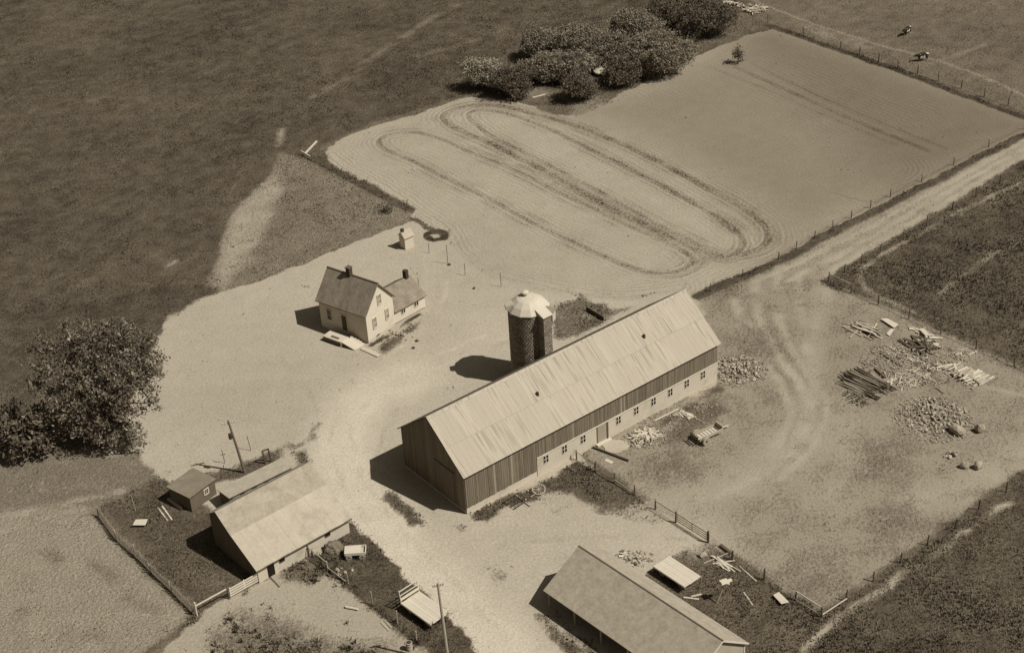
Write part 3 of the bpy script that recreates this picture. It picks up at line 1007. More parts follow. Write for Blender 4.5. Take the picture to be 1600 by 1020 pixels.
SW = (BL + 2 * OV) / 54
sm = sheet_mesh(SW + 0.015, (sl + EO) / 2 + 0.12)
ang = atan2(BHR - BHE, BW / 2)
sm_rear = sm.copy()
sm_rear.materials.clear()
sm_rear.materials.append(M['sheet_rear'])
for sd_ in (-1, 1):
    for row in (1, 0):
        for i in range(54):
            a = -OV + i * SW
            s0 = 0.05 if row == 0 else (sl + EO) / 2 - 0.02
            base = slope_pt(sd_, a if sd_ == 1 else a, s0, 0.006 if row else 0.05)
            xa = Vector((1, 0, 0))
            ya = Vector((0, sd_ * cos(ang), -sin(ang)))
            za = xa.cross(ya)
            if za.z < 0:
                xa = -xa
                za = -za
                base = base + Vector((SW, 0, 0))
            o = link('sheet', sm if sd_ == -1 else sm_rear, M['sheet'], roof)
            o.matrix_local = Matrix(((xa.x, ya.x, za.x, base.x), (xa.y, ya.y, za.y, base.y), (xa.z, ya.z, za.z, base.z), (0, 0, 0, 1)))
b = MB()
b.prism([slope_pt(-1, -OV - 0.02, 0.32, 0.085), slope_pt(-1, -OV - 0.02, 0.0, 0.10), slope_pt(1, -OV - 0.02, 0.32, 0.085), slope_pt(1, -OV - 0.02, 0.3, 0.05), slope_pt(-1, -OV - 0.02, 0.0, 0.06), slope_pt(-1, -OV - 0.02, 0.3, 0.05)], (0, 0, 0), (BL + 2 * OV + 0.04, 0, 0))
b.build('ridge_cap', M['sheet'], roof)
for a, yy in ((12.97, 3.07), (29.42, 3.38)):
    s0 = (BW / 2 - yy) * sl / (BW / 2)
    b = MB()
    c = slope_pt(-1, a, s0)
    b.box(c.x - 0.11, c.x + 0.11, c.y - 0.13, c.y + 0.13, c.z - 0.1, c.z + 0.5)
    b.build('roof_vent', M['iron'], roof)
# windows and door of the base
for xw in (11.17, 13.89, 16.66, 22.05, 24.82, 27.56, 30.26, 32.96, 35.63):
    face_window(barn, (0, -0.12, 0), (1, 0, 0), (xw, 1.82), 0.66, 0.98, M['white_paint'], M['dark'], (2, 2), 0.05, 0.03)
MB().box(18.85, 20.22, -0.165, -0.123, 0.05, 2.34).build('door', M['board_pale'], barn)['label'] = 'grey plank door in the white base'
b = MB()
b.box(18.72, 18.845, -0.17, -0.123, 0.0, 2.45)
b.box(20.225, 20.40, -0.26, -0.123, 0.0, 2.45)
b.build('door_frame', M['trim'], barn)
MB().box(18.5, 20.6, -0.62, -0.14, -0.1, 0.16).build('door_step', M['concrete'], barn)

# ---- the silo
SX, SY, SH, SR = 2.07, 160.7, 10.15, 2.48
silo = thing('silo', 'round tile silo with white domed roof rising behind the long barn', 'silo', (SX, SY, 0), 0)
b = MB()
b.lathe([(SR - 0.035, -0.2), (SR - 0.035, SH)], 48)
b.build('wall', M['mortar'], silo)
b = MB()
NB = 40
for r in range(34):
    z = r * 0.298 + 0.01
    for k in range(NB):
        a0 = 2 * pi * (k + (r % 2) * 0.5) / NB + 0.007
        a1 = a0 + 2 * pi / NB - 0.036
        d = random.uniform(0, 0.015)
        p = []
        for zz in (z, z + 0.225):
            for rr, aa in ((SR - 0.05, a0), (SR - 0.05, a1), (SR + d, a1), (SR + d, a0)):
                p.append((rr * cos(aa), rr * sin(aa), zz))
        b.hexa(p)
tag(b.build('tile', M['tile'], silo), kind='stuff')
# chute up the side that faces the barn
cu = Vector((cos(bT), sin(bT), 0))
cv = Vector((sin(bT), -cos(bT), 0))          # outward, to the barn
cc = Vector((0.18, 0, 0))


def CH(a, o, z):
    q = cu * a + cv * o
    return (q.x + cc.x, q.y + cc.y, z)


CWD = 0.62
b = MB()
b.hexa([CH(-CWD, 2.0, -0.2), CH(-CWD, 3.30, -0.2), CH(CWD, 3.30, -0.2), CH(CWD, 2.0, -0.2), CH(-CWD, 2.0, SH - 0.1), CH(-CWD, 3.30, SH - 0.1), CH(CWD, 3.30, SH - 0.1), CH(CWD, 2.0, SH - 0.1)])
chute = b.build('chute', M['mortar'], silo)
b = MB()
for r in range(34):
    z = r * 0.298 + 0.01
    z1 = min(z + 0.225, SH - 0.12)
    off = 0.18 * (r % 2)
    cuts = sorted({-CWD, CWD} | {q + off for q in (-0.40, -0.05, 0.30) if -CWD + 0.1 < q + off < CWD - 0.1})
    for a0, a1 in zip(cuts, cuts[1:]):
        d = random.uniform(0.01, 0.025)
        b.hexa([CH(a0 + 0.035, 3.29, z), CH(a0 + 0.035, 3.30 + d, z), CH(a1 - 0.035, 3.30 + d, z), CH(a1 - 0.035, 3.29, z), CH(a0 + 0.035, 3.29, z1), CH(a0 + 0.035, 3.30 + d, z1), CH(a1 - 0.035, 3.30 + d, z1), CH(a1 - 0.035, 3.29, z1)])
    for s_ in (-1, 1):
        for o0, o1 in ((2.3, 2.78), (2.80, 3.28)):
            d = random.uniform(0.01, 0.025)
            q0, q1 = (CWD - 0.01) * s_, (CWD + d) * s_
            b.hexa([CH(q0, o0, z), CH(q0, o1, z), CH(q1, o1, z), CH(q1, o0, z), CH(q0, o0, z1), CH(q0, o1, z1), CH(q1, o1, z1), CH(q1, o0, z1)])
tag(b.build('tile', M['tile'], chute), kind='stuff')
# faceted dome
b = MB()
prof = [(SR + 0.14, -0.16), (SR + 0.14, -0.06), (SR - 0.42, 0.58), (1.35, 1.08), (0.9, 1.20), (0.1, 1.24)]
b.lathe(prof, 12)
dome = b.build('roof', M['dome'], silo, loc=(0, 0, SH), rot=(0, 0, 0.1))
b = MB()
b.lathe([(0.26, 1.1), (0.26, 1.52), (0.50, 1.54), (0.48, 1.70), (0.2, 1.84), (0.03, 1.88)], 10, (-0.25, 0.45, 0))
b.build('cap', M['dome'], dome)
b = MB()
b.hexa([CH(-CWD - 0.1, 2.1, SH - 0.09), CH(-CWD - 0.1, 3.46, SH - 0.09), CH(CWD + 0.1, 3.46, SH - 0.09), CH(CWD + 0.1, 2.1, SH - 0.09), CH(-CWD - 0.1, 1.9, SH + 0.55), CH(-CWD - 0.1, 3.46, SH + 0.0), CH(CWD + 0.1, 3.46, SH + 0.0), CH(CWD + 0.1, 1.9, SH + 0.55)])
b.build('chute_roof', M['dome'], silo)
# hatch boxes: one hanging on the right side, one low on the left of the dome
b = MB()
b.box(2.30, 3.30, -0.50, 0.50, SH - 1.5, SH - 0.05)
hb = b.build('hatch', M['white_wall'], silo, rot=(0, 0, -0.42))
b = MB()
b.prism([Vector((2.2, -0.70, SH - 0.04)), Vector((2.2, 0, SH + 0.36)), Vector((2.2, 0.70, SH - 0.04))], (0, 0, 0), (1.3, 0, 0))
b.build('hatch_roof', M['roof_grey'], hb)
b = MB()
b.hexa([(-2.75, -0.5, SH - 0.05), (-1.7, -0.5, SH - 0.05), (-1.7, 0.5, SH - 0.05), (-2.75, 0.5, SH - 0.05), (-2.75, -0.5, SH + 0.42), (-1.9, -0.5, SH + 0.75), (-1.9, 0.5, SH + 0.75), (-2.75, 0.5, SH + 0.42)])
hb = b.build('hatch', M['dome'], silo, rot=(0, 0, 0.1))
MB().box(-2.77, -2.752, -0.36, 0.36, SH + 0.02, SH + 0.36).build('opening', M['dark'], hb)

# ---- the house
hT = 0.92359
HLEN, HW, HE, HR = 7.91, 5.40, 4.50, 7.62
house = thing('house', 'small white clapboard farmhouse with grey roof, two chimneys and a low rear wing', 'house', (-18.46, 170.48, 0), hT)


def clap(b, o, ux, L, z0, z1, topf, step=0.16):
    """lapped boards of a wall as steps; topf(z) -> (start,end) along the wall at height z"""
    ux = Vector(ux).normalized()
    n = ux.cross(Vector((0, 0, 1))).normalized()
    z = z0
    o = Vector(o)
    while z < z1 - 0.01:
        zt = min(z + step, z1)
        s0, e0 = topf(z)
        s1, e1 = topf(zt)

        def P(a, zz, d):
            return o + ux * a + Vector((0, 0, zz)) + n * d
        if e1 - s1 > 0.05:
            b.hexa([P(s0, z, -0.10), P(e0, z, -0.10), P(e0, z, 0.035), P(s0, z, 0.035), P(s1, zt, -0.10), P(e1, zt, -0.10), P(e1, zt, 0.005), P(s1, zt, 0.005)])
        z = zt


b = MB()
gr = (HR - HE) / (HW / 2)


def gab(z):
    k = max(0, (z - HE) / gr)
    return (min(k, HW / 2 - 0.02), max(HW - k, HW / 2 + 0.02))


clap(b, (0, 0, 0), (1, 0, 0), HW, 0.3, HR - 0.1, gab)                 # lit gable (faces -y)
clap(b, (0, HLEN, 0), (0, -1, 0), HLEN, 0.3, HE + 0.05, lambda z: (0.0, HLEN))   # shaded front (faces -x)
clap(b, (HW, HLEN, 0), (-1, 0, 0), HW, 0.3, HR - 0.1, lambda z: (HW - gab(z)[1], HW - gab(z)[0]))
clap(b, (HW, 0, 0), (0, 1, 0), HLEN, 0.3, HE + 0.05, lambda z: (0.0, HLEN))
b.build('wall', M['house_white'], house)
b = MB()
b.box(0.01, HW - 0.01, 0.01, HLEN - 0.01, -0.2, 0.32)
b.build('foundation', M['concrete'], house)
b = MB()
for s_ in (-1, 1):
    x0, x1 = HW / 2, HW / 2 + s_ * (HW / 2 + 0.35)
    z0, z1 = HR, HR - gr * (HW / 2 + 0.35)
    q = [Vector((x0, -0.3, z0)), Vector((x0, HLEN + 0.3, z0)), Vector((x1, HLEN + 0.3, z1)), Vector((x1, -0.3, z1))]
    q = [a + Vector((0, 0, 0.10)) for a in q]
    b.hexa([a - Vector((0, 0, 0.14)) for a in q] + q)
hroof = b.build('roof', M['roof_house'], house)
MB().box(HW / 2 - 0.10, HW / 2 + 0.10, -0.31, HLEN + 0.31, HR + 0.04, HR + 0.13).build('ridge_board', M['trim'], hroof)
ch = MB().box(HW / 2 - 0.30, HW / 2 + 0.30, 4.15, 4.75, HR - 0.5, HR + 1.0).build('chimney', M['chimney'], hroof)
MB().box(HW / 2 - 0.37, HW / 2 + 0.37, 4.08, 4.82, HR + 1.003, HR + 1.13).build('chimney_cap', M['trim'], ch)
O0 = (0, 0, 0)
face_window(house, (0, -0.03, 0), (1, 0, 0), (2.80, 5.22), 0.62, 1.35, M['house_white'], M['curtain'], (1, 2))
face_window(house, (0, -0.03, 0), (1, 0, 0), (1.48, 2.40), 0.62, 1.45, M['house_white'], M['curtain'], (1, 2))
face_window(house, (0, -0.03, 0), (1, 0, 0), (3.98, 2.40), 0.55, 1.45, M['house_white'], M['curtain'], (1, 2))
face_window(house, (0, -0.03, 0), (1, 0, 0), (1.9, 0.34), 0.5, 0.25, M['house_white'], M['glass'], (1, 1), 0.06, 0.03)
face_window(house, (-0.03, HLEN, 0), (0, -1, 0), (HLEN - 6.25, 2.50), 0.68, 1.40, M['house_white'], M['glass'], (1, 2))
b = MB()
b.box(-0.07, -0.032, 3.32, 4.18, 0.86, 3.12)
hd = b.build('door', M['plank_dark'], house)
b = MB()
b.box(-0.10, -0.034, 3.20, 3.317, 0.84, 3.25)
b.box(-0.10, -0.034, 4.183, 4.30, 0.84, 3.25)
b.box(-0.10, -0.034, 3.32, 4.18, 3.125, 3.25)
b.build('door_frame', M['house_white'], hd)
# rear wing, not quite square to the house
eT = -0.155
EL, EW, EE, ER = 5.45, 5.6, 1.98, 3.75
wing = bpy.data.objects.new('wing', None)
# its walls
Rm = Matrix.Rotation(eT, 4, 'Z')
wo_ = Vector((HW + 0.0, 0.0, 0))


def EP(x, y, z):
    q = Rm @ Vector((x, y, z))
    return q + wo_


bpy.data.objects.remove(wing)
b = MB()
z = 0.15
while z < EE:
    zt = min(z + 0.16, EE + 0.02)
    b.hexa([EP(-0.15, -0.035, z), EP(EL, -0.035, z), EP(EL, 0.1, z), EP(-0.15, 0.1, z), EP(-0.15, -0.005, zt), EP(EL, -0.005, zt), EP(EL, 0.1, zt), EP(-0.15, 0.1, zt)])
    z = zt
b.prism([EP(EL - 0.1, 0.102, 0), EP(EL - 0.1, EW, 0), EP(EL - 0.1, EW, EE), EP(EL - 0.1, EW / 2, ER - 0.06), EP(EL - 0.1, 0.102, EE)], (0, 0, 0), Rm @ Vector((0.1, 0, 0)))
b.hexa([EP(0.2, EW - 0.1, 0), EP(EL - 0.102, EW - 0.1, 0), EP(EL - 0.102, EW, 0), EP(0.2, EW, 0), EP(0.2, EW - 0.1, EE), EP(EL - 0.102, EW - 0.1, EE), EP(EL - 0.102, EW, EE), EP(0.2, EW, EE)])
wing = b.build('wing_wall', M['house_white'], house)
b = MB()
for s_ in (-1, 1):
    k = (ER - EE) / (EW / 2)
    y1 = EW / 2 + s_ * (EW / 2 + 0.25)
    z1 = ER - k * (EW / 2 + 0.25)
    q = [EP(-0.6 if s_ == 1 else 0.05, EW / 2, ER), EP(EL + 0.25, EW / 2, ER), EP(EL + 0.25, y1, z1), EP(0.05, y1, z1)]
    q = [a + Vector((0, 0, 0.09)) for a in q]
    b.hexa([a - Vector((0, 0, 0.12)) for a in q] + q)
wr = b.build('wing_roof', M['roof_house'], house)
c = EP(EL - 0.5, EW / 2, 0)
MB().box(c.x - 0.28, c.x + 0.28, c.y - 0.28, c.y + 0.28, ER - 0.3, ER + 1.15).build('chimney', M['chimney'], wr)
for a in (1.55, 3.9):
    face_window(house, EP(0, -0.03, 0), Rm @ Vector((1, 0, 0)), (a, 1.35), 0.62, 0.62, M['house_white'], M['glass'], (2, 1), 0.07, 0.06)

# ---- white porch platform, ramp and board walk in front of the house
por = thing('porch_platform', 'white platform on a post with a ramp before the shaded house front', 'platform', (-18.46, 170.48, 0), hT)
MB().box(-2.42, -0.78, 2.5, 5.62, 0.58, 0.75).build('deck', M['concrete'], por)
MB().box(-2.38, -2.26, 3.0, 5.58, -0.1, 0.577).build('skirt', M['plank_dark'], por)
MB().box(-2.40, -2.20, 2.52, 2.74, -0.1, 0.577).build('post', M['white_paint'], por)
MB().box(-0.98, -0.82, 2.55, 2.75, -0.1, 0.577).build('post', M['white_paint'], por)
MB().box(-0.98, -0.82, 5.40, 5.58, -0.1, 0.577).build('post', M['white_paint'], por)
b = MB()
b.hexa([(-2.35, 2.49, 0.60), (-0.70, 2.49, 0.60), (-0.95, 0.25, 0.0), (-2.20, 0.55, 0.0), (-2.35, 2.49, 0.745), (-0.70, 2.49, 0.745), (-0.95, 0.25, 0.12), (-2.20, 0.55, 0.12)])
b.build('ramp', M['concrete'], por)
for k in range(5):
    y = 2.3 - k * 0.42
    z = 0.70 - k * 0.14
    MB().box(-0.76 - k * 0.03, -0.34, y - 0.2, y + 0.2, -0.1, z).build('step', M['concrete'], por)
wk = thing('board_walk', 'pale boards laid on the ground from the porch ramp', 'boards', (-18.46, 170.48, 0), hT)
for k in range(2):
    MB().hexa([(-1.62 - 0.05 * 0 + k * 0.32, 0.15, 0.02), (-1.34 + k * 0.32, 0.05, 0.02), (-1.62 + k * 0.32, -3.05, 0.02), (-1.90 + k * 0.32, -3.0, 0.02), (-1.62 + k * 0.32, 0.15, 0.13), (-1.34 + k * 0.32, 0.05, 0.13), (-1.62 + k * 0.32, -3.05, 0.10), (-1.90 + k * 0.32, -3.0, 0.10)]).build('board', M['concrete'], wk)
MB().box(-2.1, -1.72, 3.3, 4.6, 0, 0.03).build('timber', M['plank_dark'], tag(thing('loose_timber', 'dark timber lying on the white porch deck', 'timber', (-18.46, 170.48, 0.752), hT)))

# ---- privy
pT = radians(37.6)
privy = thing('privy', 'little white privy with a dark vent beside the soil ring', 'privy', (-14.3, 194.55, 0), pT)
PW, PD, PE, PR = 1.5, 1.36, 1.92, 2.62
b = MB()
b.box(0, PW, 0, PD, -0.1, PE)
b.prism([Vector((0, 0, PE)), Vector((0, PD, PE)), Vector((0, PD / 2, PR - 0.05))], (0, 0, 0), (PW, 0, 0))
b.build('wall', M['house_white'], privy)
b = MB()
for s_ in (-1, 1):
    k = (PR - PE) / (PD / 2)
    y1 = PD / 2 + s_ * (PD / 2 + 0.16)
    q = [Vector((-0.12, PD / 2, PR + 0.06)), Vector((PW + 0.12, PD / 2, PR + 0.06)), Vector((PW + 0.12, y1, PR + 0.06 - k * (PD / 2 + 0.16))), Vector((-0.12, y1, PR + 0.06 - k * (PD / 2 + 0.16)))]
    b.hexa([a - Vector((0, 0, 0.07)) for a in q] + q)
b.build('roof', M['roof_pale'], privy)
MB().box(0.0, 0.42, PD / 2 - 0.15, PD / 2 + 0.20, PR - 0.1, PR + 0.42).build('vent', M['chimney'], privy)
MB().box(-0.03, -0.003, 0.3, 1.05, 0.08, 1.8).build('door', M['house_white'], privy)

# ---- small barn with lean-to
sT = radians(39.16)
sA = G(405.5, 910.4)
sb = thing('small_barn', 'low barn with grey and white two-tone roof behind the white board gate', 'barn', (sA.x, sA.y, 0), sT)
SL = 11.64
PROF = [(-0.35, 1.93), (3.80, 4.05), (6.60, 5.88), (8.95, 4.20)]          # y,z of the roof line
b = MB()
b.box(0, SL, 0.0, 0.2, -0.2, 2.02)
b.build('front_wall', M['white_wall'], sb)
b = MB()
ge = [Vector((0, 0.205, -0.2)), Vector((0, 8.6, -0.2)), Vector((0, 8.6, 4.3)), Vector((0, 6.6, 5.75)), Vector((0, 3.8, 3.93)), Vector((0, 0.205, 2.05))]
b.prism(ge, (0.0, 0, 0), (0.15, 0, 0))
b.prism(ge, (SL - 0.15, 0, 0), (SL, 0, 0))
b.box(0.155, SL - 0.155, 8.4, 8.6, -0.2, 4.25)
b.build('end_wall', M['shed_wall'], sb)


def strip(b, p0, p1, th, x0, x1, lift=0.0):
    (y0, z0), (y1, z1) = p0, p1
    q = [Vector((x0, y0, z0 + lift)), Vector((x1, y0, z0 + lift)), Vector((x1, y1, z1 + lift)), Vector((x0, y1, z1 + lift))]
    b.hexa([a - Vector((0, 0, th)) for a in q] + q)


b = MB()
strip(b, (3.79, 4.045), PROF[2], 0.1, -0.3, SL + 0.25, -0.02)
strip(b, PROF[2], PROF[3], 0.1, -0.3, SL + 0.25, -0.02)
b.build('roof', M['roof_coop'], sb)
b = MB()
lr = None
for i in range(12):                              # lean-to sheets
    x0 = -0.30 + i * (SL + 0.55) / 12
    b = MB()
    y0, z0 = PROF[0]
    strip(b, (y0 + random.uniform(-0.03, 0.03), z0), (3.95, 4.10), 0.05, x0, x0 + (SL + 0.55) / 12 - 0.006, 0.06 + 0.012 * (i % 2))
    b.build('roof_sheet', M['roof_pale'], sb)
MB().box(-0.32, SL + 0.27, -0.36, -0.30, 1.84, 1.94).build('eave_board', M['trim'], sb)
MB().box(1.15, 2.0, -0.03, -0.003, 0.05, 1.75).build('door', M['dark'], sb)
for xw in (3.0, 8.85):
    face_window(sb, (0, -0.0, 0), (1, 0, 0), (xw, 1.40), 0.62, 0.55, M['trim'], M['dark'], (1, 1), 0.05, 0.05)

# ---- long hen house behind it
q = [G(357.7, 778.3, 2.1), G(344.7, 758.3, 1.75), G(443.8, 710.8, 1.75), G(458.7, 728.5, 2.1)]
cT = atan2(q[3].y - q[0].y, q[3].x - q[0].x)
coop = thing('hen_house', 'long narrow hen house with a shed roof behind the two-tone barn', 'hen house', (q[0].x, q[0].y, 0), cT)
CLn = (q[3] - q[0]).xy.length
CD = 2.75
b = MB()
b.hexa([(0.15, 0.25, -0.2), (CLn - 0.15, 0.25, -0.2), (CLn - 0.15, CD - 0.2, -0.2), (0.15, CD - 0.2, -0.2), (0.15, 0.25, 2.0), (CLn - 0.15, 0.25, 2.0), (CLn - 0.15, CD - 0.2, 1.72), (0.15, CD - 0.2, 1.72)])
b.build('wall', M['shed_wall'], coop)
b = MB()
b.hexa([(0, 0, 2.03), (CLn, 0, 2.03), (CLn, CD, 1.68), (0, CD, 1.68), (0, 0, 2.12), (CLn, 0, 2.12), (CLn, CD, 1.77), (0, CD, 1.77)])
b.build('roof', M['roof_hen'], coop)
for i in range(5):
    face_window(coop, (0, 0.25, 0), (1, 0, 0), (1.0 + i * 1.55, 1.3), 0.8, 0.6, M['post_pale'], M['dark'], (2, 1), 0.05, 0.05)

# ---- little shed
q = [G(295.7, 777.9, 2.05), G(336.6, 748, 2.05), G(266.8, 757.4, 2.05)]
dT = atan2(q[1].y - q[0].y, q[1].x - q[0].x)
shed = thing('shed', 'small dark shed with flat felt roof and white window by the garden', 'shed', (q[0].x, q[0].y, 0), dT)
DL, DW = (q[1] - q[0]).xy.length, (q[2] - q[0]).xy.length
b = MB()
b.box(0.12, DL - 0.12, 0.12, DW - 0.12, -0.2, 1.98)
b.build('wall', M['shed_wall'], shed)
b = MB()
b.hexa([(-0.05, -0.05, 1.99), (DL + 0.05, -0.05, 1.99), (DL + 0.05, DW + 0.1, 2.02), (-0.05, DW + 0.1, 2.02), (-0.05, -0.05, 2.09), (DL + 0.05, -0.05, 2.09), (DL + 0.05, DW + 0.1, 2.14), (-0.05, DW + 0.1, 2.14)])
b.build('roof', M['roof_shed'], shed)
face_window(shed, (0, 0.12, 0), (1, 0, 0), (2.55, 1.25), 0.5, 0.55, M['white_paint'], M['glass'], (2, 2), 0.05, 0.13)

# ---- machine shed at the bottom
rT = -0.8743
RL, RW, RHE, RHR, RK = 18.79, 8.20, 2.25, 4.84, 0.58
ms = thing('machine_shed', 'open-sided pole shed with pale gable roof at the bottom of the yard', 'shed', (1.795, 119.1, 0), rT)
b = MB()
pr_ = [Vector((0, 0.0, 2.2)), Vector((0, RW * RK, RHR - 0.06)), Vector((0, RW, 2.2)), Vector((0, RW, -0.1)), Vector((0, RW - 0.12, -0.1)), Vector((0, RW - 0.12, 2.0)), Vector((0, 0, 2.0))]
b.box(0.2, RL - 0.2, RW - 0.12, RW, -0.1, 2.2)
b.build('rear_wall', M['shed_wall'], ms)
b = MB()
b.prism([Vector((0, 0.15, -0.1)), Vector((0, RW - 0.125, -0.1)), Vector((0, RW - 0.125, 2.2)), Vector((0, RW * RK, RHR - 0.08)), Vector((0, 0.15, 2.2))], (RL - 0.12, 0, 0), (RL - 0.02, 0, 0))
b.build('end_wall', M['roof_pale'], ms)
b = MB()
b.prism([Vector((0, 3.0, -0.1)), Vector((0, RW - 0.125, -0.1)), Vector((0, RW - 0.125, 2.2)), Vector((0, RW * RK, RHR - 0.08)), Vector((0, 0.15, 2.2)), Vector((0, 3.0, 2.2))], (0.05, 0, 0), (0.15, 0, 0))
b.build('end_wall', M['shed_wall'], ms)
for i in range(6):
    xp = 0.10 + i * (RL - 0.35) / 5
    MB().box(xp, xp + 0.15, 0.02, 0.148, -0.1, 2.2).build('post', M['post_pale'], ms)
b = MB()
strip(b, (-0.28, RHE - 0.16), (RW * RK, RHR), 0.09, -0.25, RL + 0.25, 0.09)
b.build('roof_slope', M['roof_open'], ms)
b = MB()
strip(b, (RW * RK + 0.003, RHR), (RW + 0.25, RHE - 0.18), 0.09, -0.25, RL + 0.25, 0.085)
b.build('roof_slope', M['roof_open'], ms)
MB().bar((-0.27, RW * RK, RHR + 0.07), (RL + 0.27, RW * RK, RHR + 0.07), 0.14, 0.1).build('ridge_board', M['trim'], ms)
b = MB()
b.bar((RL + 0.27, -0.28, RHE - 0.16), (RL + 0.27, RW * RK, RHR), 0.04, 0.16)
b.bar((RL + 0.27, RW * RK + 0.02, RHR), (RL + 0.27, RW + 0.25, RHE - 0.18), 0.04, 0.16)
b.build('verge_board', M['white_paint'], ms)
MB().box(RL - 0.02, RL + 0.03, RW - 0.14, RW + 0.02, -0.1, 2.2).build('corner_board', M['white_paint'], ms)

# ------------------------------------------------------------------ grass and weeds (uncountable)
tufts(['meadow', 'grove_floor'], 9.0, 0.19, 0.10, 3, 'meadow_grass', 'dark grass of the big meadow at the upper left', 'grass')
tufts(['pasture'], 6.0, 0.10, 0.10, 3, 'pasture_grass', 'short grazed grass of the far pasture', 'grass')
tufts(['crop_field'], 16.0, 0.26, 0.10, 3, 'crop_growth', 'dark leafy crop right of the lane fence', 'crop')
tufts(['hay_field'], 18.0, 0.28, 0.10, 3, 'hay_growth', 'dark standing hay below the barnyard fence', 'crop', lean=0.7)
tufts(['weed_patch'], 12.0, 0.22, 0.10, 3, 'weed_growth', 'rank weeds in the triangle above the house', 'weeds', gtadd=0.08)
tufts(['weedy_verge', 'dry_meadow'], 12.0, 0.14, 0.10, 3, 'dry_grass', 'dry pale grass of the lower left meadow', 'grass', thr=0.72, gtadd=0.05)
tufts(['garden', 'grass_strip', 'grass_plot', 'grass_bank'], 22.0, 0.22, 0.09, 3, 'yard_grass', 'thick dark grass around the sheds and the drive', 'grass')
tufts(['sandy_yard', 'lower_yard', 'tilled_field'], 22.0, 0.18, 0.10, 3, 'yard_weeds', 'scattered weed clumps on the sandy yard', 'weeds', thr=0.60)
tufts(['lower_yard'], 7.0, 0.42, 0.20, 6, 'weed_bushes', 'dark bushy weeds at the bottom of the lower yard', 'weeds', thr=0.66, gtadd=-0.12)
tufts(['barnyard', 'lane'], 10.0, 0.10, 0.10, 3, 'barnyard_weeds', 'low trodden weeds of the barnyard and lane', 'weeds', thr=0.66)


# ------------------------------------------------------------------ trees
def crown_mesh(name, blobs, leaf, per, seed):
    """blobs: (x,y,z,rx,ry,rz); leaves sit in clumps through the outer half of each blob"""
    r = np.random.default_rng(seed)
    P = []
    for (x, y, z, rx, ry, rz) in blobs:
        nc = max(5, int(per * (rx * ry * rz) ** 0.667))
        d = r.normal(size=(nc, 3))
        d /= np.linalg.norm(d, axis=1)[:, None]
        rad = r.uniform(0.45, 1.06, nc) ** 0.6
        c = d * rad[:, None] * np.array([rx, ry, rz]) + np.array([x, y, z])
        c = c[c[:, 2] > 0.1]
        nl = 26
        off = r.normal(size=(len(c), nl, 3)) * np.array([0.40, 0.40, 0.28]) * r.uniform(0.6, 1.35, (len(c), 1, 1))
        P.append((c[:, None, :] + off).reshape(-1, 3))
    P = np.concatenate(P)
    P = P[P[:, 2] > 0.05]
    n = len(P)
    a = r.normal(size=(n, 3))
    a /= np.linalg.norm(a, axis=1)[:, None]
    b_ = np.cross(a, r.normal(size=(n, 3)))
    b_ /= np.linalg.norm(b_, axis=1)[:, None]
    s = (leaf * r.uniform(0.5, 1.3, n))[:, None]
    V = np.stack([P - a * s, P + b_ * s * 0.45, P + a * s, P - b_ * s * 0.45], 1).reshape(-1, 3)
    V[:, 2] = np.maximum(V[:, 2], 0.01)
    return mesh_np(name, V, np.arange(n * 4).reshape(-1, 4))


def tree(name, label, base, blobs, mat, leaf=0.26, per=9.0, trunk_r=0.18, stems=5, group=None, cat='tree', seed=1):
    t = thing(name, label, cat, (base.x, base.y, 0), 0, group)
    rr = random.Random(seed)
    me = crown_mesh('crown', blobs, leaf, per, seed)
    link('crown', me, mat, t)
    b = MB()
    zc = max(q[2] for q in blobs)
    mx = sum(q[0] for q in blobs) / len(blobs)
    my = sum(q[1] for q in blobs) / len(blobs)
    b.tube([(0, 0, -0.3), (mx * .1, my * .1, zc * 0.22), (mx * 0.4, my * 0.4, zc * 0.55), (mx * 0.8, my * .8, zc * 0.9)], [trunk_r * 1.25, trunk_r, trunk_r * 0.75, trunk_r * 0.35], 7)
    for k, q in enumerate(blobs):
        for j in range(2 if len(blobs) < 8 else 1):
            z0 = zc * rr.uniform(0.18, 0.45)
            e = (q[0] + rr.uniform(-.5, .5) * q[3], q[1] + rr.uniform(-.5, .5) * q[4], q[2] + rr.uniform(-.2, .5) * q[5])
            s0 = (mx * 0.3 * z0 / zc, my * 0.3 * z0 / zc, z0)
            mid = tuple((a * 0.5 + c * 0.5) + rr.uniform(-.25, .25) for a, c in zip(s0, e))
            b.tube([s0, mid, e], [trunk_r * 0.5, trunk_r * 0.32, trunk_r * 0.1], 5)
    b.build('trunk', M['bark'], t)
    return t


def blob_set(rx, rz, n, seed, squash=0.8, base=0.35):
    r = random.Random(seed)
    out = []
    for k in range(n):
        a = 2 * pi * (k + r.uniform(-.3, .3)) / n
        d = rx * (0.5 if n > 1 else 0) * r.uniform(0.6, 1.15)
        s = r.uniform(0.42, 0.62)
        out.append((d * cos(a), d * sin(a), rz * r.uniform(base + 0.1, 0.75), rx * s, rx * s, rz * r.uniform(0.3, 0.42) * squash))
    out.append((0, 0, rz * 0.68, rx * 0.5, rx * 0.5, rz * 0.36))
    return out


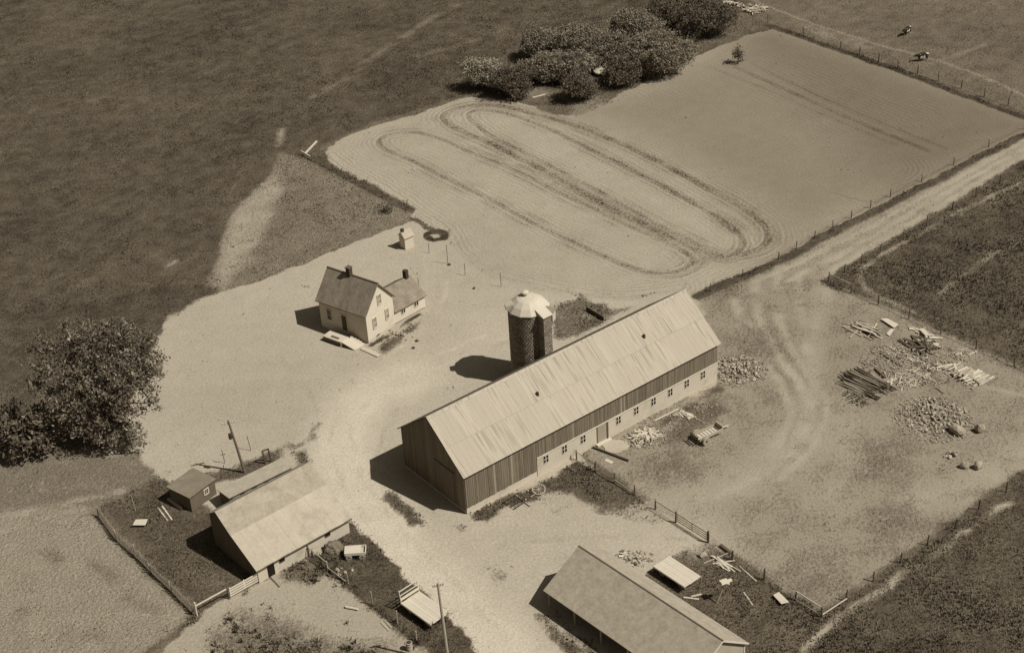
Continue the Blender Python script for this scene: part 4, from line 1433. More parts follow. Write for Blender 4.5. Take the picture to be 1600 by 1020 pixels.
GROVE = [  # base px, radius m, height m, material, label
    ((755, 138), 2.9, 5.6, 'leaf_pale', 'pale bushy tree at the left tip of the grove'),
    ((803, 148), 3.5, 5.0, 'leaf_dark', 'dark spreading tree next to the pale one at the grove tip'),
    ((853, 128), 2.8, 4.8, 'leaf_mid', 'bushy tree in the grove front, third from its left tip'),
    ((895, 126), 3.1, 5.0, 'leaf_mid', 'bushy tree in the grove front left of the white dome'),
    ((846, 90), 3.3, 5.2, 'leaf_mid', 'leftmost tree of the rear grove row'),
    ((905, 88), 3.6, 5.2, 'leaf_mid', 'broad tree in the middle of the rear grove row'),
    ((950, 98), 3.0, 5.0, 'leaf_mid', 'bushy tree right above the white dome'),
    ((985, 72), 3.9, 6.0, 'leaf_mid', 'tall tree at the right end of the rear grove row'),
    ((1030, 112), 4.9, 6.6, 'leaf_mid', 'largest round tree of the grove near the tilled field'),
    ((970, 132), 2.9, 4.4, 'leaf_dark', 'low dark bush hiding the right side of the white dome'),
    ((908, 156), 2.5, 4.0, 'leaf_dark', 'lone dark bush in front of the grove by the field'),
    ((1040, 40), 3.4, 4.6, 'leaf_dark', 'low tree behind the grove, left of its far dark pair'),
    ((1105, 52), 4.7, 5.8, 'leaf_dark', 'big dark tree at the far right end of the grove'),
    ((1070, 26), 3.3, 4.8, 'leaf_dark', 'dark tree behind the far right end of the grove'),
]
for i, (q, r, h, m, lab) in enumerate(GROVE):
    p = G(*q)
    tree('orchard_tree', lab, p, blob_set(r * 1.14, h, 8 + i % 3, 100 + i, 0.75 + 0.12 * (i % 4), 0.22 + 0.06 * (i % 3)), M[m], 0.17, 18.0, 0.14, group='trees of the grove', seed=100 + i)
UNDER = [((825, 118), 2.2, 2.6, 'low shrub filling the gap left of the grove centre'), ((872, 108), 2.4, 3.2, 'shrub between the two left rows of the grove'), ((925, 112), 2.2, 2.8, 'shrub directly left of the white dome'), ((1000, 118), 2.6, 3.4, 'shrub between the dark bush and the largest grove tree'), ((1065, 92), 2.6, 3.2, 'shrub on the field side right of the largest grove tree'), ((1015, 62), 2.8, 4.0, 'shrub linking the grove to its far end'), ((1075, 60), 2.4, 3.0, 'shrub at the foot of the big dark far tree')]
for i, (q, r, h, lab) in enumerate(UNDER):
    tree('grove_shrub', lab, G(*q), blob_set(r, h, 6, 200 + i, 0.9, 0.2), M['leaf_mid'], 0.17, 16.0, 0.08, group='shrubs of the grove', cat='shrub', seed=200 + i)
p = G(1153, 99)
tree('field_bush', 'small upright bush alone in the tilled field', p, [(0, 0, 1.3, 0.55, 0.55, 1.1), (0.2, 0.1, 2.1, 0.35, 0.35, 0.7), (-0.3, 0, 1.9, 0.3, 0.3, 0.7)], M['leaf_dark'], 0.2, 14, 0.06, cat='bush', seed=41)
p = G(604, 331)
tree('field_bush', 'small dark bush at the tip of the weed triangle', p, [(0, 0, 0.5, 0.7, 0.6, 0.5), (0.5, 0.2, 0.4, 0.4, 0.4, 0.4)], M['leaf_dark'], 0.2, 14, 0.05, cat='bush', seed=42)
# the big ragged tree at the left edge
p = G(168, 700)
bl = [(-5.6, 1.2, 8.6, 2.0, 2.0, 1.7), (-6.0, 2.0, 11.6, 1.3, 1.3, 1.6), (-5.2, 2.6, 14.0, 0.9, 0.9, 1.3), (-3.2, 3.0, 11.8, 1.9, 1.8, 1.6), (-2.6, 3.2, 14.4, 0.9, 0.9, 1.2), (-0.6, 2.6, 12.0, 2.2, 2.2, 1.6), (2.2, 2.4, 12.8, 2.2, 2.2, 1.6), (4.6, 2.2, 13.2, 2.2, 2.0, 1.5), (6.6, 1.4, 11.2, 1.6, 1.6, 1.6), (6.2, 0.4, 8.6, 1.3, 1.3, 1.5), (6.6, 0.2, 6.2, 0.9, 0.9, 1.1), (4.2, 0.4, 9.4, 2.2, 2.2, 1.7), (1.6, 0.2, 8.8, 2.4, 2.4, 1.9), (-1.2, 0.4, 8.4, 2.4, 2.4, 1.9), (-3.4, 0.2, 6.4, 2.2, 2.2, 1.8), (3.6, -0.2, 5.6, 1.6, 1.6, 1.2), (1.0, -0.4, 5.4, 2.2, 2.0, 1.6), (-1.2, -0.6, 4.0, 2.2, 2.0, 1.5), (2.9, -0.8, 2.9, 1.7, 1.6, 1.0), (0.6, -1.0, 2.3, 1.8, 1.6, 0.9), (3.8, -1.0, 1.4, 1.2, 1.2, 0.7), (-4.6, 0.6, 4.6, 1.6, 1.5, 1.4), (0.4, 2.6, 14.2, 1.8, 1.7, 1.2), (3.4, 2.6, 15.0, 1.7, 1.6, 1.1), (6.4, 2.0, 13.6, 1.3, 1.3, 1.2), (7.4, 1.2, 9.8, 1.0, 1.0, 1.1), (2.9, 1.0, 11.0, 2.0, 2.0, 1.5), (-1.6, 1.4, 10.2, 2.0, 2.0, 1.5)]
tree('shade_tree', 'large ragged shade tree at the left edge of the yard', p, bl, M['leaf_tree'], 0.21, 9.5, 0.38, seed=77)
p = G(60, 712)
tree('shade_tree', 'dark leafy tree left of the large shade tree, cut by the frame', p, [(-0.5, 0, 3.0, 2.4, 2.2, 1.8), (1.6, 0.4, 2.4, 1.8, 1.8, 1.5), (-2.4, 0.5, 3.6, 2.0, 2.0, 1.6), (0.4, 1.0, 4.6, 1.9, 1.9, 1.3), (-2.0, -0.6, 1.8, 1.6, 1.5, 1.2)], M['leaf_dark'], 0.3, 9, 0.2, seed=78)
p = G(4, 690)
tree('shade_tree', 'dark bush at the left frame edge under the shade tree', p, [(0, 0, 2.4, 2.2, 2.2, 1.7), (-2.0, 0.4, 2.8, 2.0, 2.0, 1.7), (0.8, 0.8, 3.8, 1.5, 1.5, 1.2)], M['leaf_dark'], 0.3, 9, 0.2, seed=79, cat='bush')


# ------------------------------------------------------------------ fences
post_me = MB().tube([(0, 0, -0.3), (0, 0, 0.5), (0.01, 0.0, 1.0)], [0.075, 0.07, 0.06], 7).mesh('post')
post_me.materials.append(M['post'])
post_wh = MB().tube([(0, 0, -0.3), (0, 0, 0.5), (0.0, 0.01, 1.0)], [0.075, 0.07, 0.065], 7).mesh('post')
post_wh.materials.append(M['post_pale'])


def fence(label, pts, h=1.25, wires=(0.45, 0.8, 1.1), rails=(), me=None, seed=0, hs=None, wr=0.018, thick=1.0):
    r = random.Random(seed)
    W = [G(*q) for q in pts]
    t = thing('fence', label, 'fence', (W[0].x, W[0].y, 0))
    L = [w - W[0] for w in W]
    tops = []
    for i, w in enumerate(L):
        hh = (hs[i] if hs else h) * r.uniform(0.93, 1.08)
        o = link('post', me or post_me, None, t, loc=(w.x, w.y, 0), rot=(r.uniform(-.06, .06), r.uniform(-.06, .06), r.uniform(0, 6)), scale=(thick * r.uniform(.85, 1.15), thick * r.uniform(.85, 1.15), hh))
        tops.append(hh)
    for z in wires:
        b = MB()
        q = []
        for i in range(len(L) - 1):
            a, c = L[i], L[i + 1]
            for k in range(4):
                f = k / 4
                q.append((a.x + (c.x - a.x) * f, a.y + (c.y - a.y) * f, z - 0.10 * 4 * f * (1 - f)))
        q.append((L[-1].x, L[-1].y, z))
        b.tube(q, wr, 3)
        b.build('wire', M['wire'], t)
    for i, z, w, hgt, mt in rails:
        a, c = L[i], L[i + 1]
        off = 0.09
        n = Vector((c.y - a.y, -(c.x - a.x), 0)).normalized() * off
        z0, z1 = (z, z) if not isinstance(z, tuple) else z
        MB().bar((a.x + n.x, a.y + n.y, z0), (c.x + n.x, c.y + n.y, z1), w, hgt).build('rail', M[mt], t)
    return t


fence('barnyard fence with one top rail and sagging wire before the grassy bank', [(897, 712), (901, 718), (930, 736), (961, 753), (992, 773), (1024, 795), (1056, 815)], 1.35,
      rails=[(1, 1.22, 0.05, 0.09, 'post_pale'), (2, (0.35, 0.45), 0.04, 0.16, 'plank_pale'), (3, (0.35, 0.2), 0.04, 0.14, 'plank_pale'), (5, 1.27, 0.06, 0.12, 'plank_pale')], seed=2, thick=1.25)
fence('wire fence along the grassy plot from the rail gate to the barnyard corner', [(1107, 847), (1144, 874), (1194, 905), (1243, 937), (1284, 963)], 1.35, rails=[(3, 1.25, 0.06, 0.09, 'plank_pale'), (3, (0.2, 0.2), 0.05, 0.1, 'plank')], seed=3, thick=1.25)
fence('wire fence between the barnyard and the dark hay field', [(1284, 963), (1322, 938), (1364.7, 908), (1407, 879), (1449, 851), (1492, 826), (1529, 796), (1572, 768), (1602, 742), (1640, 715)], 1.35, rails=[(0, 0.35, 0.05, 0.12, 'plank_pale')], seed=4, thick=1.2)
fence('wire fence on the right side of the farm lane', [(1294.7, 440), (1320, 426), (1346, 411), (1375, 395.5), (1411.7, 373.5), (1448.5, 352.5), (1488, 328.5), (1525, 308), (1562, 287), (1600, 266), (1640, 244)], 1.5, seed=5, thick=1.2)
fence('wire fence from the lane corner along the barnyard edge of the crop', [(1294.7, 440), (1330, 457), (1372, 476), (1420, 498), (1470, 521), (1525, 545), (1585, 572), (1640, 597)], 1.4, rails=[(0, 1.3, 0.05, 0.09, 'plank')], seed=6, thick=1.1)
fence('old overgrown wire fence between the lane and the tilled field', [(1110, 455), (1160, 432), (1216.5, 405), (1244, 389), (1273, 372), (1301, 356), (1330, 341), (1360, 325), (1391, 308), (1440, 284), (1490, 258), (1545, 230), (1600, 202)], 1.2, seed=7)
fence('wire fence along the far edge of the tilled field', [(1200, 35), (1255, 56), (1313, 77), (1343, 86), (1373, 96), (1403, 106), (1434, 116), (1466, 127), (1502, 138), (1538, 151), (1575, 165), (1620, 182)], 1.6, seed=8, thick=1.2)
fence('hedge fence of the weed triangle beside the worked field', [(487, 250), (520, 266), (556, 286), (598, 308), (636, 328)], 1.1, seed=9)
fence('leaning wire fence between the lower yard and the grass strip', [(484, 868), (512.5, 889), (544.5, 912), (582, 944), (621, 973), (651, 1001), (690, 1040)], 1.35, rails=[(0, (1.25, 1.0), 0.06, 0.12, 'post_pale'), (1, (0.3, 0.2), 0.06, 0.14, 'plank')], me=post_wh, seed=10, hs=[1.7, 1.1, 1.5, 1.7, 1.6, 1.2, 1.4], thick=1.1)
# lath fence of the garden
W = [G(*q) for q in [(154, 806), (182, 844), (210, 868), (237, 895), (269, 925), (306, 962)]]
lf = thing('lath_fence', 'pale sagging lath fence along the garden', 'fence', (W[0].x, W[0].y, 0))
L = [w - W[0] for w in W]
for i, w in enumerate(L[:-1]):
    link('post', post_wh, None, lf, loc=(w.x, w.y, 0), scale=(0.9, 0.9, 1.45), rot=(0.08 * (-1) ** i, 0.06, i))
b = MB()
for a, c in zip(L, L[1:]):
    n = max(2, int((c - a).length / 0.12))
    for k in range(n):
        f = k / n
        q = a.lerp(c, f)
        sg = 0.16 * sin(f * pi) + random.uniform(-0.04, 0.04)
        ln = random.uniform(-0.08, 0.08)
        b.bar((q.x, q.y, 0.03), (q.x + ln + 0.1, q.y + ln, 1.3 - sg), 0.075, 0.02)
tag(b.build('lath', M['post_pale'], lf), kind='stuff')
# white board gate and pole rail beside the small barn
a, c = G(360, 934), G(405, 909)
gt_ = thing('board_gate', 'white five-board gate against the corner of the two-tone barn', 'gate', (a.x, a.y, 0), atan2(c.y - a.y, c.x - a.x))
GL = (c - a).xy.length
for k in range(4):
    MB().box(0.05, GL, -0.03, 0.0, 0.18 + k * 0.30, 0.38 + k * 0.30).build('board', M['white_paint'], gt_)
for xx in (0.1, GL * 0.52, GL - 0.1):
    MB().box(xx - 0.06, xx + 0.06, 0.003, 0.035, 0.1, 1.36).build('stile', M['white_paint'], gt_)
MB().tube([(-0.1, 0, -0.2), (-0.1, 0, 1.5)], 0.09, 8).build('gate_post', M['post'], gt_)
p = G(308, 961)
v = G(358, 934) - p
rf = thing('pole_rail', 'white corner post with a single white rail at the garden corner', 'fence', (p.x, p.y, 0))
MB().tube([(0, 0, -0.2), (0, 0, 1.75)], 0.09, 8).build('post', M['white_paint'], rf)
MB().bar((0, 0, 1.25), (v.x * 0.97, v.y * 0.97, 1.3), 0.08, 0.14).build('rail', M['white_paint'], rf)
# rail gate of the barnyard
a, c = G(1057, 816), G(1106, 847)
g2 = thing('rail_gate', 'long wooden rail gate between yard and barnyard', 'gate', (a.x, a.y, 0), atan2(c.y - a.y, c.x - a.x))
GL = (c - a).xy.length
for k, z in enumerate((0.25, 0.55, 0.85, 1.15)):
    MB().box(0.1, GL - 0.1, -0.03, 0.0, z, z + 0.12).build('rail', M['plank'], g2)
for xx in (0.12, GL / 2, GL - 0.14):
    MB().box(xx - 0.05, xx + 0.05, 0.003, 0.03, 0.2, 1.3).build('stile', M['plank'], g2)
MB().tube([(GL - 0.05, 0.1, -0.2), (GL - 0.05, 0.1, 1.45)], 0.10, 8).build('gate_post', M['post'], g2)


# ------------------------------------------------------------------ poles
def pole(label, base, h, lean, arm, arm_rot, mat, extras=True):
    t = thing('utility_pole', label, 'pole', (base.x, base.y, 0))
    top = Vector((lean[0], lean[1], h))
    MB().tube([(0, 0, -0.4), (lean[0] * .5, lean[1] * .5, h * .5), top], [0.17, 0.15, 0.11], 9).build('shaft', mat, t)
    d = Vector((cos(arm_rot), sin(arm_rot), 0))
    q = top - Vector((0, 0, 0.35))
    MB().bar(q - d * arm, q + d * arm, 0.10, 0.12).build('crossarm', M['post_pale'], t)
    for s_ in (-1, -0.55, 0.55, 1):
        c = q + d * arm * 0.92 * s_
        MB().lathe([(0.05, 0.06), (0.07, 0.12), (0.06, 0.22), (0.02, 0.26)], 8, (c.x, c.y, c.z)).build('insulator', M['white_paint'], t)
    if extras:
        c = Vector((lean[0] * .72, lean[1] * .72, h * .72))
        MB().lathe([(0.2, -0.35), (0.22, -0.3), (0.22, 0.3), (0.1, 0.38)], 10, (c.x - 0.28, c.y - 0.1, c.z)).build('transformer', M['iron'], t)
    return t


pole('leaning dark utility pole with a crossarm behind the hen house', G(383, 738), 7.2, (-0.9, 0.2), 0.75, 0.3, M['post'])
pole('tall pale utility pole in the grass strip by the flat wagon', G(701, 1036), 10.2, (-0.25, 0.1), 0.55, 0.2, M['post_pale'], False)

# thin posts around the house and behind the hen house
for q, h, lab, lean in [((699.7, 411.6), 2.9, 'thin clothes pole nearest the soil ring', (0, 0)), ((670.6, 395), 1.5, 'short thin stake below the soil ring', (0, 0)), ((727, 430), 1.8, 'thin stake on bare ground above the silo path', (0, 0)), ((783, 448), 2.2, 'thin stake left of the silo dome', (0, 0)),
                        ((654, 446), 1.3, 'thin stake beside the end of the house wing', (0, 0)), ((351.5, 723), 1.9, 'dark post with a crosspiece left of the leaning pole', (-.1, 0)), ((392.5, 704), 2.0, 'thin dark post right of the leaning pole', (-.2, .1)), ((349.5, 736), 0.9, 'stubby post close behind the hen house roof', (.1, 0)),
                        ((916.2, 483), 1.2, 'dark post at the far end of the low trough wall', (0, 0)), ((944, 500), 1.7, 'pale post at the near end of the low trough wall', (0, 0)), ((212, 797), 2.0, 'white stake in the garden near the lying white board', (-.15, .1)), ((1153, 903), 0.9, 'short stake among boards in the grassy plot', (0, 0)), ((262, 986), 0.9, 'lone stake on the dirt path below the dry meadow', (0, 0))]:
    p = G(*q)
    m = M['post_pale'] if ('white' in lab or 'pale post' in lab) else M['post']
    b = MB().tube([(0, 0, -0.2), (lean[0], lean[1], h)], 0.04, 7)
    if 'crosspiece' in lab:
        b.bar((lean[0] * .6 - 0.3, lean[1] * .6, h * .62), (lean[0] * .6 + 0.3, lean[1] * .6, h * .66), 0.06)
    o = b.build('stake', m, None, loc=(p.x, p.y, 0))
    tag(o, lab, 'post')
p0, p1 = G(916.2, 484), G(944, 501)
o = thing('trough_wall', 'low dark plank wall between two posts behind the barn', 'wall', (p0.x, p0.y, 0), atan2(p1.y - p0.y, p1.x - p0.x))
for k in range(3):
    MB().box(0.05, (p1 - p0).length - 0.05, -0.04 - 0.01 * k, 0.04, k * 0.2, k * 0.2 + 0.18).build('plank', M['plank_dark'], o)
# open door frame at the end of the hen house
p = G(419, 722)
o = thing('door_frame', 'dark empty door frame standing at the end of the hen house', 'frame', (p.x, p.y, 0), 0.5)
for xx in (-0.35, 0.35):
    MB().bar((xx, 0, -0.1), (xx - 0.1, 0, 1.75), 0.14).build('jamb', M['plank_dark'], o)
MB().bar((-0.55, 0, 1.8), (0.35, 0, 1.8), 0.14).build('lintel', M['plank_dark'], o)


# ------------------------------------------------------------------ timber, logs, stones
plank_me = MB().box(-0.5, 0.5, -0.5, 0.5, -0.5, 0.5).mesh('plank')
log_me = MB().tube([(-0.5, 0, 0), (0, 0.04, 0), (0.5, 0, 0)], [0.5, 0.47, 0.42], 8).mesh('log')


def cpy(me, mat):
    m = me.copy()
    m.materials.append(mat)
    return m


PL = {k: cpy(plank_me, M[k]) for k in ('plank', 'plank_pale', 'plank_dark')}
LG = {k: cpy(log_me, M[k]) for k in ('log', 'plank_dark', 'plank_pale', 'plank')}


def stick(parent, me, a, b, w, h, name):
    a, b = Vector(a), Vector(b)
    d = b - a
    o = link(name, me, None, parent)
    q = d.to_track_quat('X', 'Z')
    o.location = (a + b) / 2
    o.rotation_euler = q.to_euler()
    o.scale = (d.length, w, h)
    return o


def pile(name, label, cat, ctr, dir_px, ext, n, L, wr, kinds, seed, piece='plank', jitter=0.15, cross=0.15, hmax=0.7, group=None):
    """ctr px; dir_px = px vector of the main direction; ext = (half along, half across) m"""
    r = random.Random(seed)
    c = G(*ctr)
    e = G(ctr[0] + dir_px[0], ctr[1] + dir_px[1])
    ang = atan2(e.y - c.y, e.x - c.x)
    t = thing(name, label, cat, (c.x, c.y, 0), ang, group)
    for k in range(n):
        a = r.gauss(0, jitter) + (r.choice((-1, 1)) * r.uniform(0.7, 1.6) if r.random() < cross else 0)
        l = r.uniform(*L) / 2
        x, y = r.uniform(-1, 1) * ext[0], max(-1, min(1, r.gauss(0, 0.55))) * ext[1]
        w = r.uniform(*wr)
        hh = w if piece in ('log', 'pole') else r.uniform(0.03, 0.06)
        z = hh / 2 + hmax * (k / n) * max(0, 1 - abs(y / ext[1]) * 0.7) * max(0.1, 1 - abs(x / (ext[0] + 0.01)) * 0.5)
        tz = r.gauss(0, 0.05) * l
        kd = r.choice(kinds)
        stick(t, (LG if piece in ('log', 'pole') else PL)[kd], (x - cos(a) * l, y - sin(a) * l, max(hh / 2, z - tz)), (x + cos(a) * l, y + sin(a) * l, max(hh / 2, z + tz)), w, hh, piece)
    return t


pile('lumber_pile', 'tangled plank pile at the left of the salvage heaps by the crop edge', 'lumber', (1350, 516), (30, 13), (1.2, 1.3), 46, (1.8, 3.6), (0.10, 0.22), ('plank', 'plank_pale', 'plank', 'plank_dark'), 1)
pile('lumber_pile', 'dark jumbled plank heap in the middle of the salvage heaps', 'lumber', (1440, 540), (30, 15), (1.4, 1.3), 42, (1.2, 3.0), (0.12, 0.30), ('plank_dark', 'plank', 'plank_dark', 'log') if False else ('plank_dark', 'plank', 'plank_dark'), 2, jitter=0.3, cross=0.3)
pile('lumber_pile', 'loose boards strewn by the crop fence above the salvage heaps', 'lumber', (1448, 522), (30, 13), (2.0, 0.5), 14, (0.8, 2.2), (0.25, 0.5), ('plank_pale', 'plank'), 12, jitter=0.3, hmax=0.2)
pile('board_stack', 'pale stack of sawn boards nearest the crop fence corner', 'lumber', (1505, 585), (22, -11), (0.5, 2.6), 64, (1.5, 2.4), (0.16, 0.28), ('plank_pale', 'plank_pale', 'plank'), 3, jitter=0.1, cross=0.05, hmax=0.8)
t_ = pile('board_stack', 'row of pale boards laid side by side right of the sawn stack', 'lumber', (1537, 592), (22, -12), (0.1, 1.5), 9, (2.0, 2.6), (0.22, 0.30), ('plank_pale',), 4, jitter=0.05, cross=0, hmax=0.1)
pile('pole_pile', 'large pile of long dark poles in the middle of the barnyard', 'poles', (1352, 602), (36, 18), (1.1, 2.0), 62, (3.4, 5.2), (0.10, 0.20), ('log', 'log', 'plank', 'plank_dark'), 5, 'pole', jitter=0.07, cross=0.0, hmax=1.0)
pile('brush_pile', 'tangle of short dark sticks at the foot of the pole pile', 'brush', (1337, 623), (30, 15), (1.3, 0.8), 50, (0.6, 1.7), (0.05, 0.12), ('log', 'plank_dark', 'plank'), 6, 'pole', jitter=0.8, cross=0.5, hmax=0.35)
pile('lumber_scatter', 'pale splintered boards strewn between the pole pile and the sawn stack', 'lumber', (1420, 590), (30, -8), (2.6, 1.7), 48, (0.5, 1.8), (0.08, 0.20), ('plank_pale', 'plank', 'plank'), 7, jitter=0.9, cross=0.4, hmax=0.15)
pile('lumber_scatter', 'small pale scraps scattered above the sawn stack', 'lumber', (1430, 562), (30, 13), (3.6, 1.2), 60, (0.3, 1.1), (0.08, 0.25), ('plank_pale', 'plank', 'plank_dark'), 8, jitter=0.9, cross=0.4, hmax=0.12)
pile('lumber_scatter', 'a few boards dropped beside the crop fence right of the heaps', 'lumber', (1508, 552), (30, -6), (1.4, 0.9), 16, (0.5, 1.6), (0.07, 0.16), ('plank_pale', 'plank'), 9, jitter=0.8, hmax=0.1)
pile('lumber_pile', 'pale splintered plank heap against the white barn base', 'lumber', (1008, 683), (24, -8), (1.3, 1.1), 70, (0.7, 2.6), (0.10, 0.25), ('plank_pale', 'plank_pale', 'plank'), 10, jitter=0.8, cross=0.35, hmax=0.6)
pile('lumber_scatter', 'little pale scrap heap between the barn and the spreader', 'lumber', (1072, 648), (24, 6), (1.1, 0.5), 26, (0.5, 1.2), (0.12, 0.25), ('plank_pale', 'plank'), 11, jitter=0.5, hmax=0.2)
pile('log_pile', 'pale pile of cut logs at the top edge beyond the grove', 'logs', (1180, 16), (18, -4), (1.5, 1.6), 46, (1.2, 3.0), (0.12, 0.25), ('plank_pale', 'plank', 'plank_pale'), 13, 'log', jitter=0.6, cross=0.3, hmax=0.8)
pile('log_pile', 'low pale row of brushwood leading up to the far logs', 'logs', (1146, 8), (18, 4), (2.2, 0.5), 40, (0.6, 1.8), (0.12, 0.28), ('plank_pale', 'plank_pale'), 14, 'log', jitter=0.6, cross=0.3, hmax=0.4)
pile('lumber_pile', 'old boards heaped in the grassy plot beside the wire fence', 'lumber', (1130, 880), (30, 22), (1.0, 0.5), 12, (1.2, 3.4), (0.10, 0.2), ('plank', 'plank_pale'), 15, jitter=0.15, hmax=0.15)
pile('lumber_scatter', 'stones and broken boards by the ridge of the machine shed', 'rubble', (984, 872), (20, 14), (1.4, 0.5), 18, (0.3, 0.9), (0.15, 0.35), ('plank', 'plank_dark', 'plank_pale'), 16, jitter=0.9, hmax=0.3)


def debris(label, cat, ctr, ext, n, mat, seed, smax=0.28):
    r = random.Random(seed)
    c = G(*ctr)
    b = MB()
    for k in range(n):
        a = r.uniform(0, 2 * pi)
        d = r.random() ** 0.6
        x, y = d * cos(a) * ext[0], d * sin(a) * ext[1]
        q, l = r.uniform(0, pi), r.uniform(0.08, smax)
        b.bar((x - cos(q) * l, y - sin(q) * l, 0.02), (x + cos(q) * l, y + sin(q) * l, r.uniform(0.02, 0.14)), r.uniform(0.04, 0.13), r.uniform(0.03, 0.08))
    tag(b.build('debris', mat, None, loc=(c.x, c.y, 0)), label, cat, kind='stuff')


M['scrap'] = simple('scrap', 0.24, 0.4, 0.0, 2, 9, isl=0.55)
debris('fine litter of splinters and bark around the salvage heaps', 'debris', (1425, 568), (6.5, 5.0), 700, M['scrap'], 31)
debris('stone chips and earth clods around the grey rubble', 'debris', (1458, 655), (4.6, 4.6), 520, M['scrap'], 32, 0.2)
debris('splinters spread around the plank heap at the barn', 'debris', (1010, 684), (2.6, 2.0), 200, M['scrap'], 33)
debris('stone chips around the heap at the barn end', 'debris', (1155, 580), (3.6, 3.4), 300, M['scrap'], 34, 0.18)
debris('clods and litter along the foot of the white barn wall', 'debris', (1060, 650), (6.0, 3.0), 160, M['scrap'], 35, 0.18)
debris('bits of rubbish beside the machine shed eave', 'debris', (990, 872), (2.2, 1.4), 90, M['scrap'], 36)


def lone(name, label, cat, a, b, w, h, kind, z=0.0, log=False, za=None, zb=None):
    A_, B_ = G(*a), G(*b)
    t = stick(None, (LG if log else PL)[kind], (A_.x, A_.y, (za or z) + h / 2), (B_.x, B_.y, (zb or z) + h / 2), w, h, name)
    return tag(t, label, cat)


lone('beam', 'long dark beam lying across the barnyard corner by the concrete pad', 'beam', (926.5, 699.5), (982, 720.5), 0.2, 0.22, 'plank_dark')
lone('beam', 'long pale pole lying along the foot of the white barn wall', 'pole', (1022, 658.5), (1060, 640), 0.2, 0.2, 'plank_pale', log=True)
lone('board', 'thin board running from the scrap heap toward the spreader', 'board', (1083, 651), (1101, 661), 0.12, 0.05, 'plank')
lone('board', 'pale slab of board lying below the long dark beam', 'board', (946, 718), (957, 723), 0.5, 0.05, 'plank_pale')
lone('pole', 'pale pole lying over the harrow in front of the barn', 'pole', (804.6, 772.5), (828, 791), 0.14, 0.14, 'plank_pale', log=True)
lone('log', 'pale round log on the lower yard below the leaning fence', 'log', (540, 949), (560, 953), 0.26, 0.26, 'plank_pale', log=True)
lone('plank', 'left one of the two short planks on the lower yard', 'plank', (596, 972), (608, 985), 0.22, 0.06, 'plank')
lone('plank', 'right one of the two short planks on the lower yard', 'plank', (601, 968.5), (612, 980), 0.22, 0.06, 'plank')
lone('board', 'long dark board beside the door of the two-tone barn', 'board', (421, 900), (437, 917), 0.14, 0.06, 'plank_dark')
lone('board', 'upper of two pale boards under the eave of the machine shed', 'board', (1080, 932), (1096, 928), 0.18, 0.06, 'plank_pale')
lone('board', 'lower of two pale boards under the eave of the machine shed', 'board', (1068, 933), (1092, 936), 0.2, 0.06, 'plank_pale')
lone('board', 'grey board lying in the weeds right of the white fan', 'board', (1162, 925), (1176, 945), 0.16, 0.06, 'plank')
lone('board', 'long grey board in the grassy plot along the wire fence', 'board', (1155, 884), (1182, 908), 0.16, 0.06, 'plank')
lone('beam', 'dark thick beam lying just inside the barnyard fence', 'beam', (1126, 853), (1142, 866), 0.3, 0.3, 'plank_dark')
lone('board', 'left pale plank leaning in the grass by the dark shed', 'board', (247, 793), (262, 813), 0.16, 0.05, 'plank_pale')
lone('board', 'right pale plank leaning in the grass by the dark shed', 'board', (253, 790), (269, 812), 0.16, 0.05, 'plank_pale')
lone('beam', 'pale beam in the shadow at the wall of the dark shed', 'beam', (263, 781), (284, 796), 0.28, 0.3, 'plank_pale')
lone('beam', 'long white pole lying beyond the corner of the worked field', 'pole', (476, 242), (495, 222), 0.22, 0.22, 'plank_pale')
lone('beam', 'white rail at the corner of the worked field', 'pole', (471, 241), (487, 250), 0.16, 0.16, 'plank_pale', za=0.5, zb=0.4)
lone('beam', 'dark timber lying apart above the pole pile', 'beam', (1367, 576.5), (1382, 590.5), 0.2, 0.2, 'plank_dark')
lone('beam', 'thin dark pole pointing down at the scattered boards', 'pole', (1375, 552), (1408, 573), 0.14, 0.14, 'plank_dark', log=True)
lone('beam', 'thin dark stick lying above the stone heap', 'pole', (1462, 606), (1474, 615), 0.1, 0.1, 'plank_dark', log=True)
lone('beam', 'thin pale board lying left of the lone dark bush before the grove', 'board', (832, 153), (852, 148), 0.35, 0.06, 'plank_pale')


def sheet(label, q, mat, z=0.04, th=0.03, name='sheet_metal', cat='sheet'):
    P = [G(a, b, z) for a, b in q]
    o = P[0]
    me = MB().slab([v - o for v in P], th)
    return tag(me.build(name, M[mat], None, loc=o), label, cat)


sheet('white square sheet lying by the crop fence', [(1376, 498), (1397, 512), (1404, 506.5), (1386, 497)], 'white_wall', 0.25)
sheet('small pale sheet below the white square one', [(1385, 521), (1390, 525), (1397.5, 514), (1392, 513)], 'concrete', 0.1)
sheet('pale crooked sheet on top of the dark plank heap', [(1436, 514), (1447, 525), (1451, 520), (1443, 513)], 'concrete', 0.4)
sheet('pale plate lying right of the dark plank heap', [(1448, 537), (1464, 541), (1468, 537), (1450, 533)], 'concrete', 0.3)
sheet('white board lying flat in the garden grass', [(207, 820), (227, 820), (231, 810.5), (212, 811)], 'white_wall', 0.34, name='board', cat='board')
sheet('pale board lying by the barnyard corner fence', [(1208, 929), (1221, 943), (1233, 940), (1217, 924)], 'white_wall', 0.36, name='board', cat='board')
# concrete pad at the barn door
c = G(962, 697)
b = MB()
pts = []
for k in range(26):
    a = 2 * pi * k / 26
    r = 1.35 * (1 + 0.1 * sin(3 * a + 1) + 0.05 * sin(7 * a))
    pts.append(Vector((r * cos(a) * 1.15, r * sin(a) * 0.95, 0)))
b.prism(pts, (0, 0, -0.1), (0, 0, 0.07))
tag(b.build('concrete_pad', M['straw_pale'], None, loc=(c.x, c.y, 0)), 'rounded pale concrete pad before the barn door', 'pad')


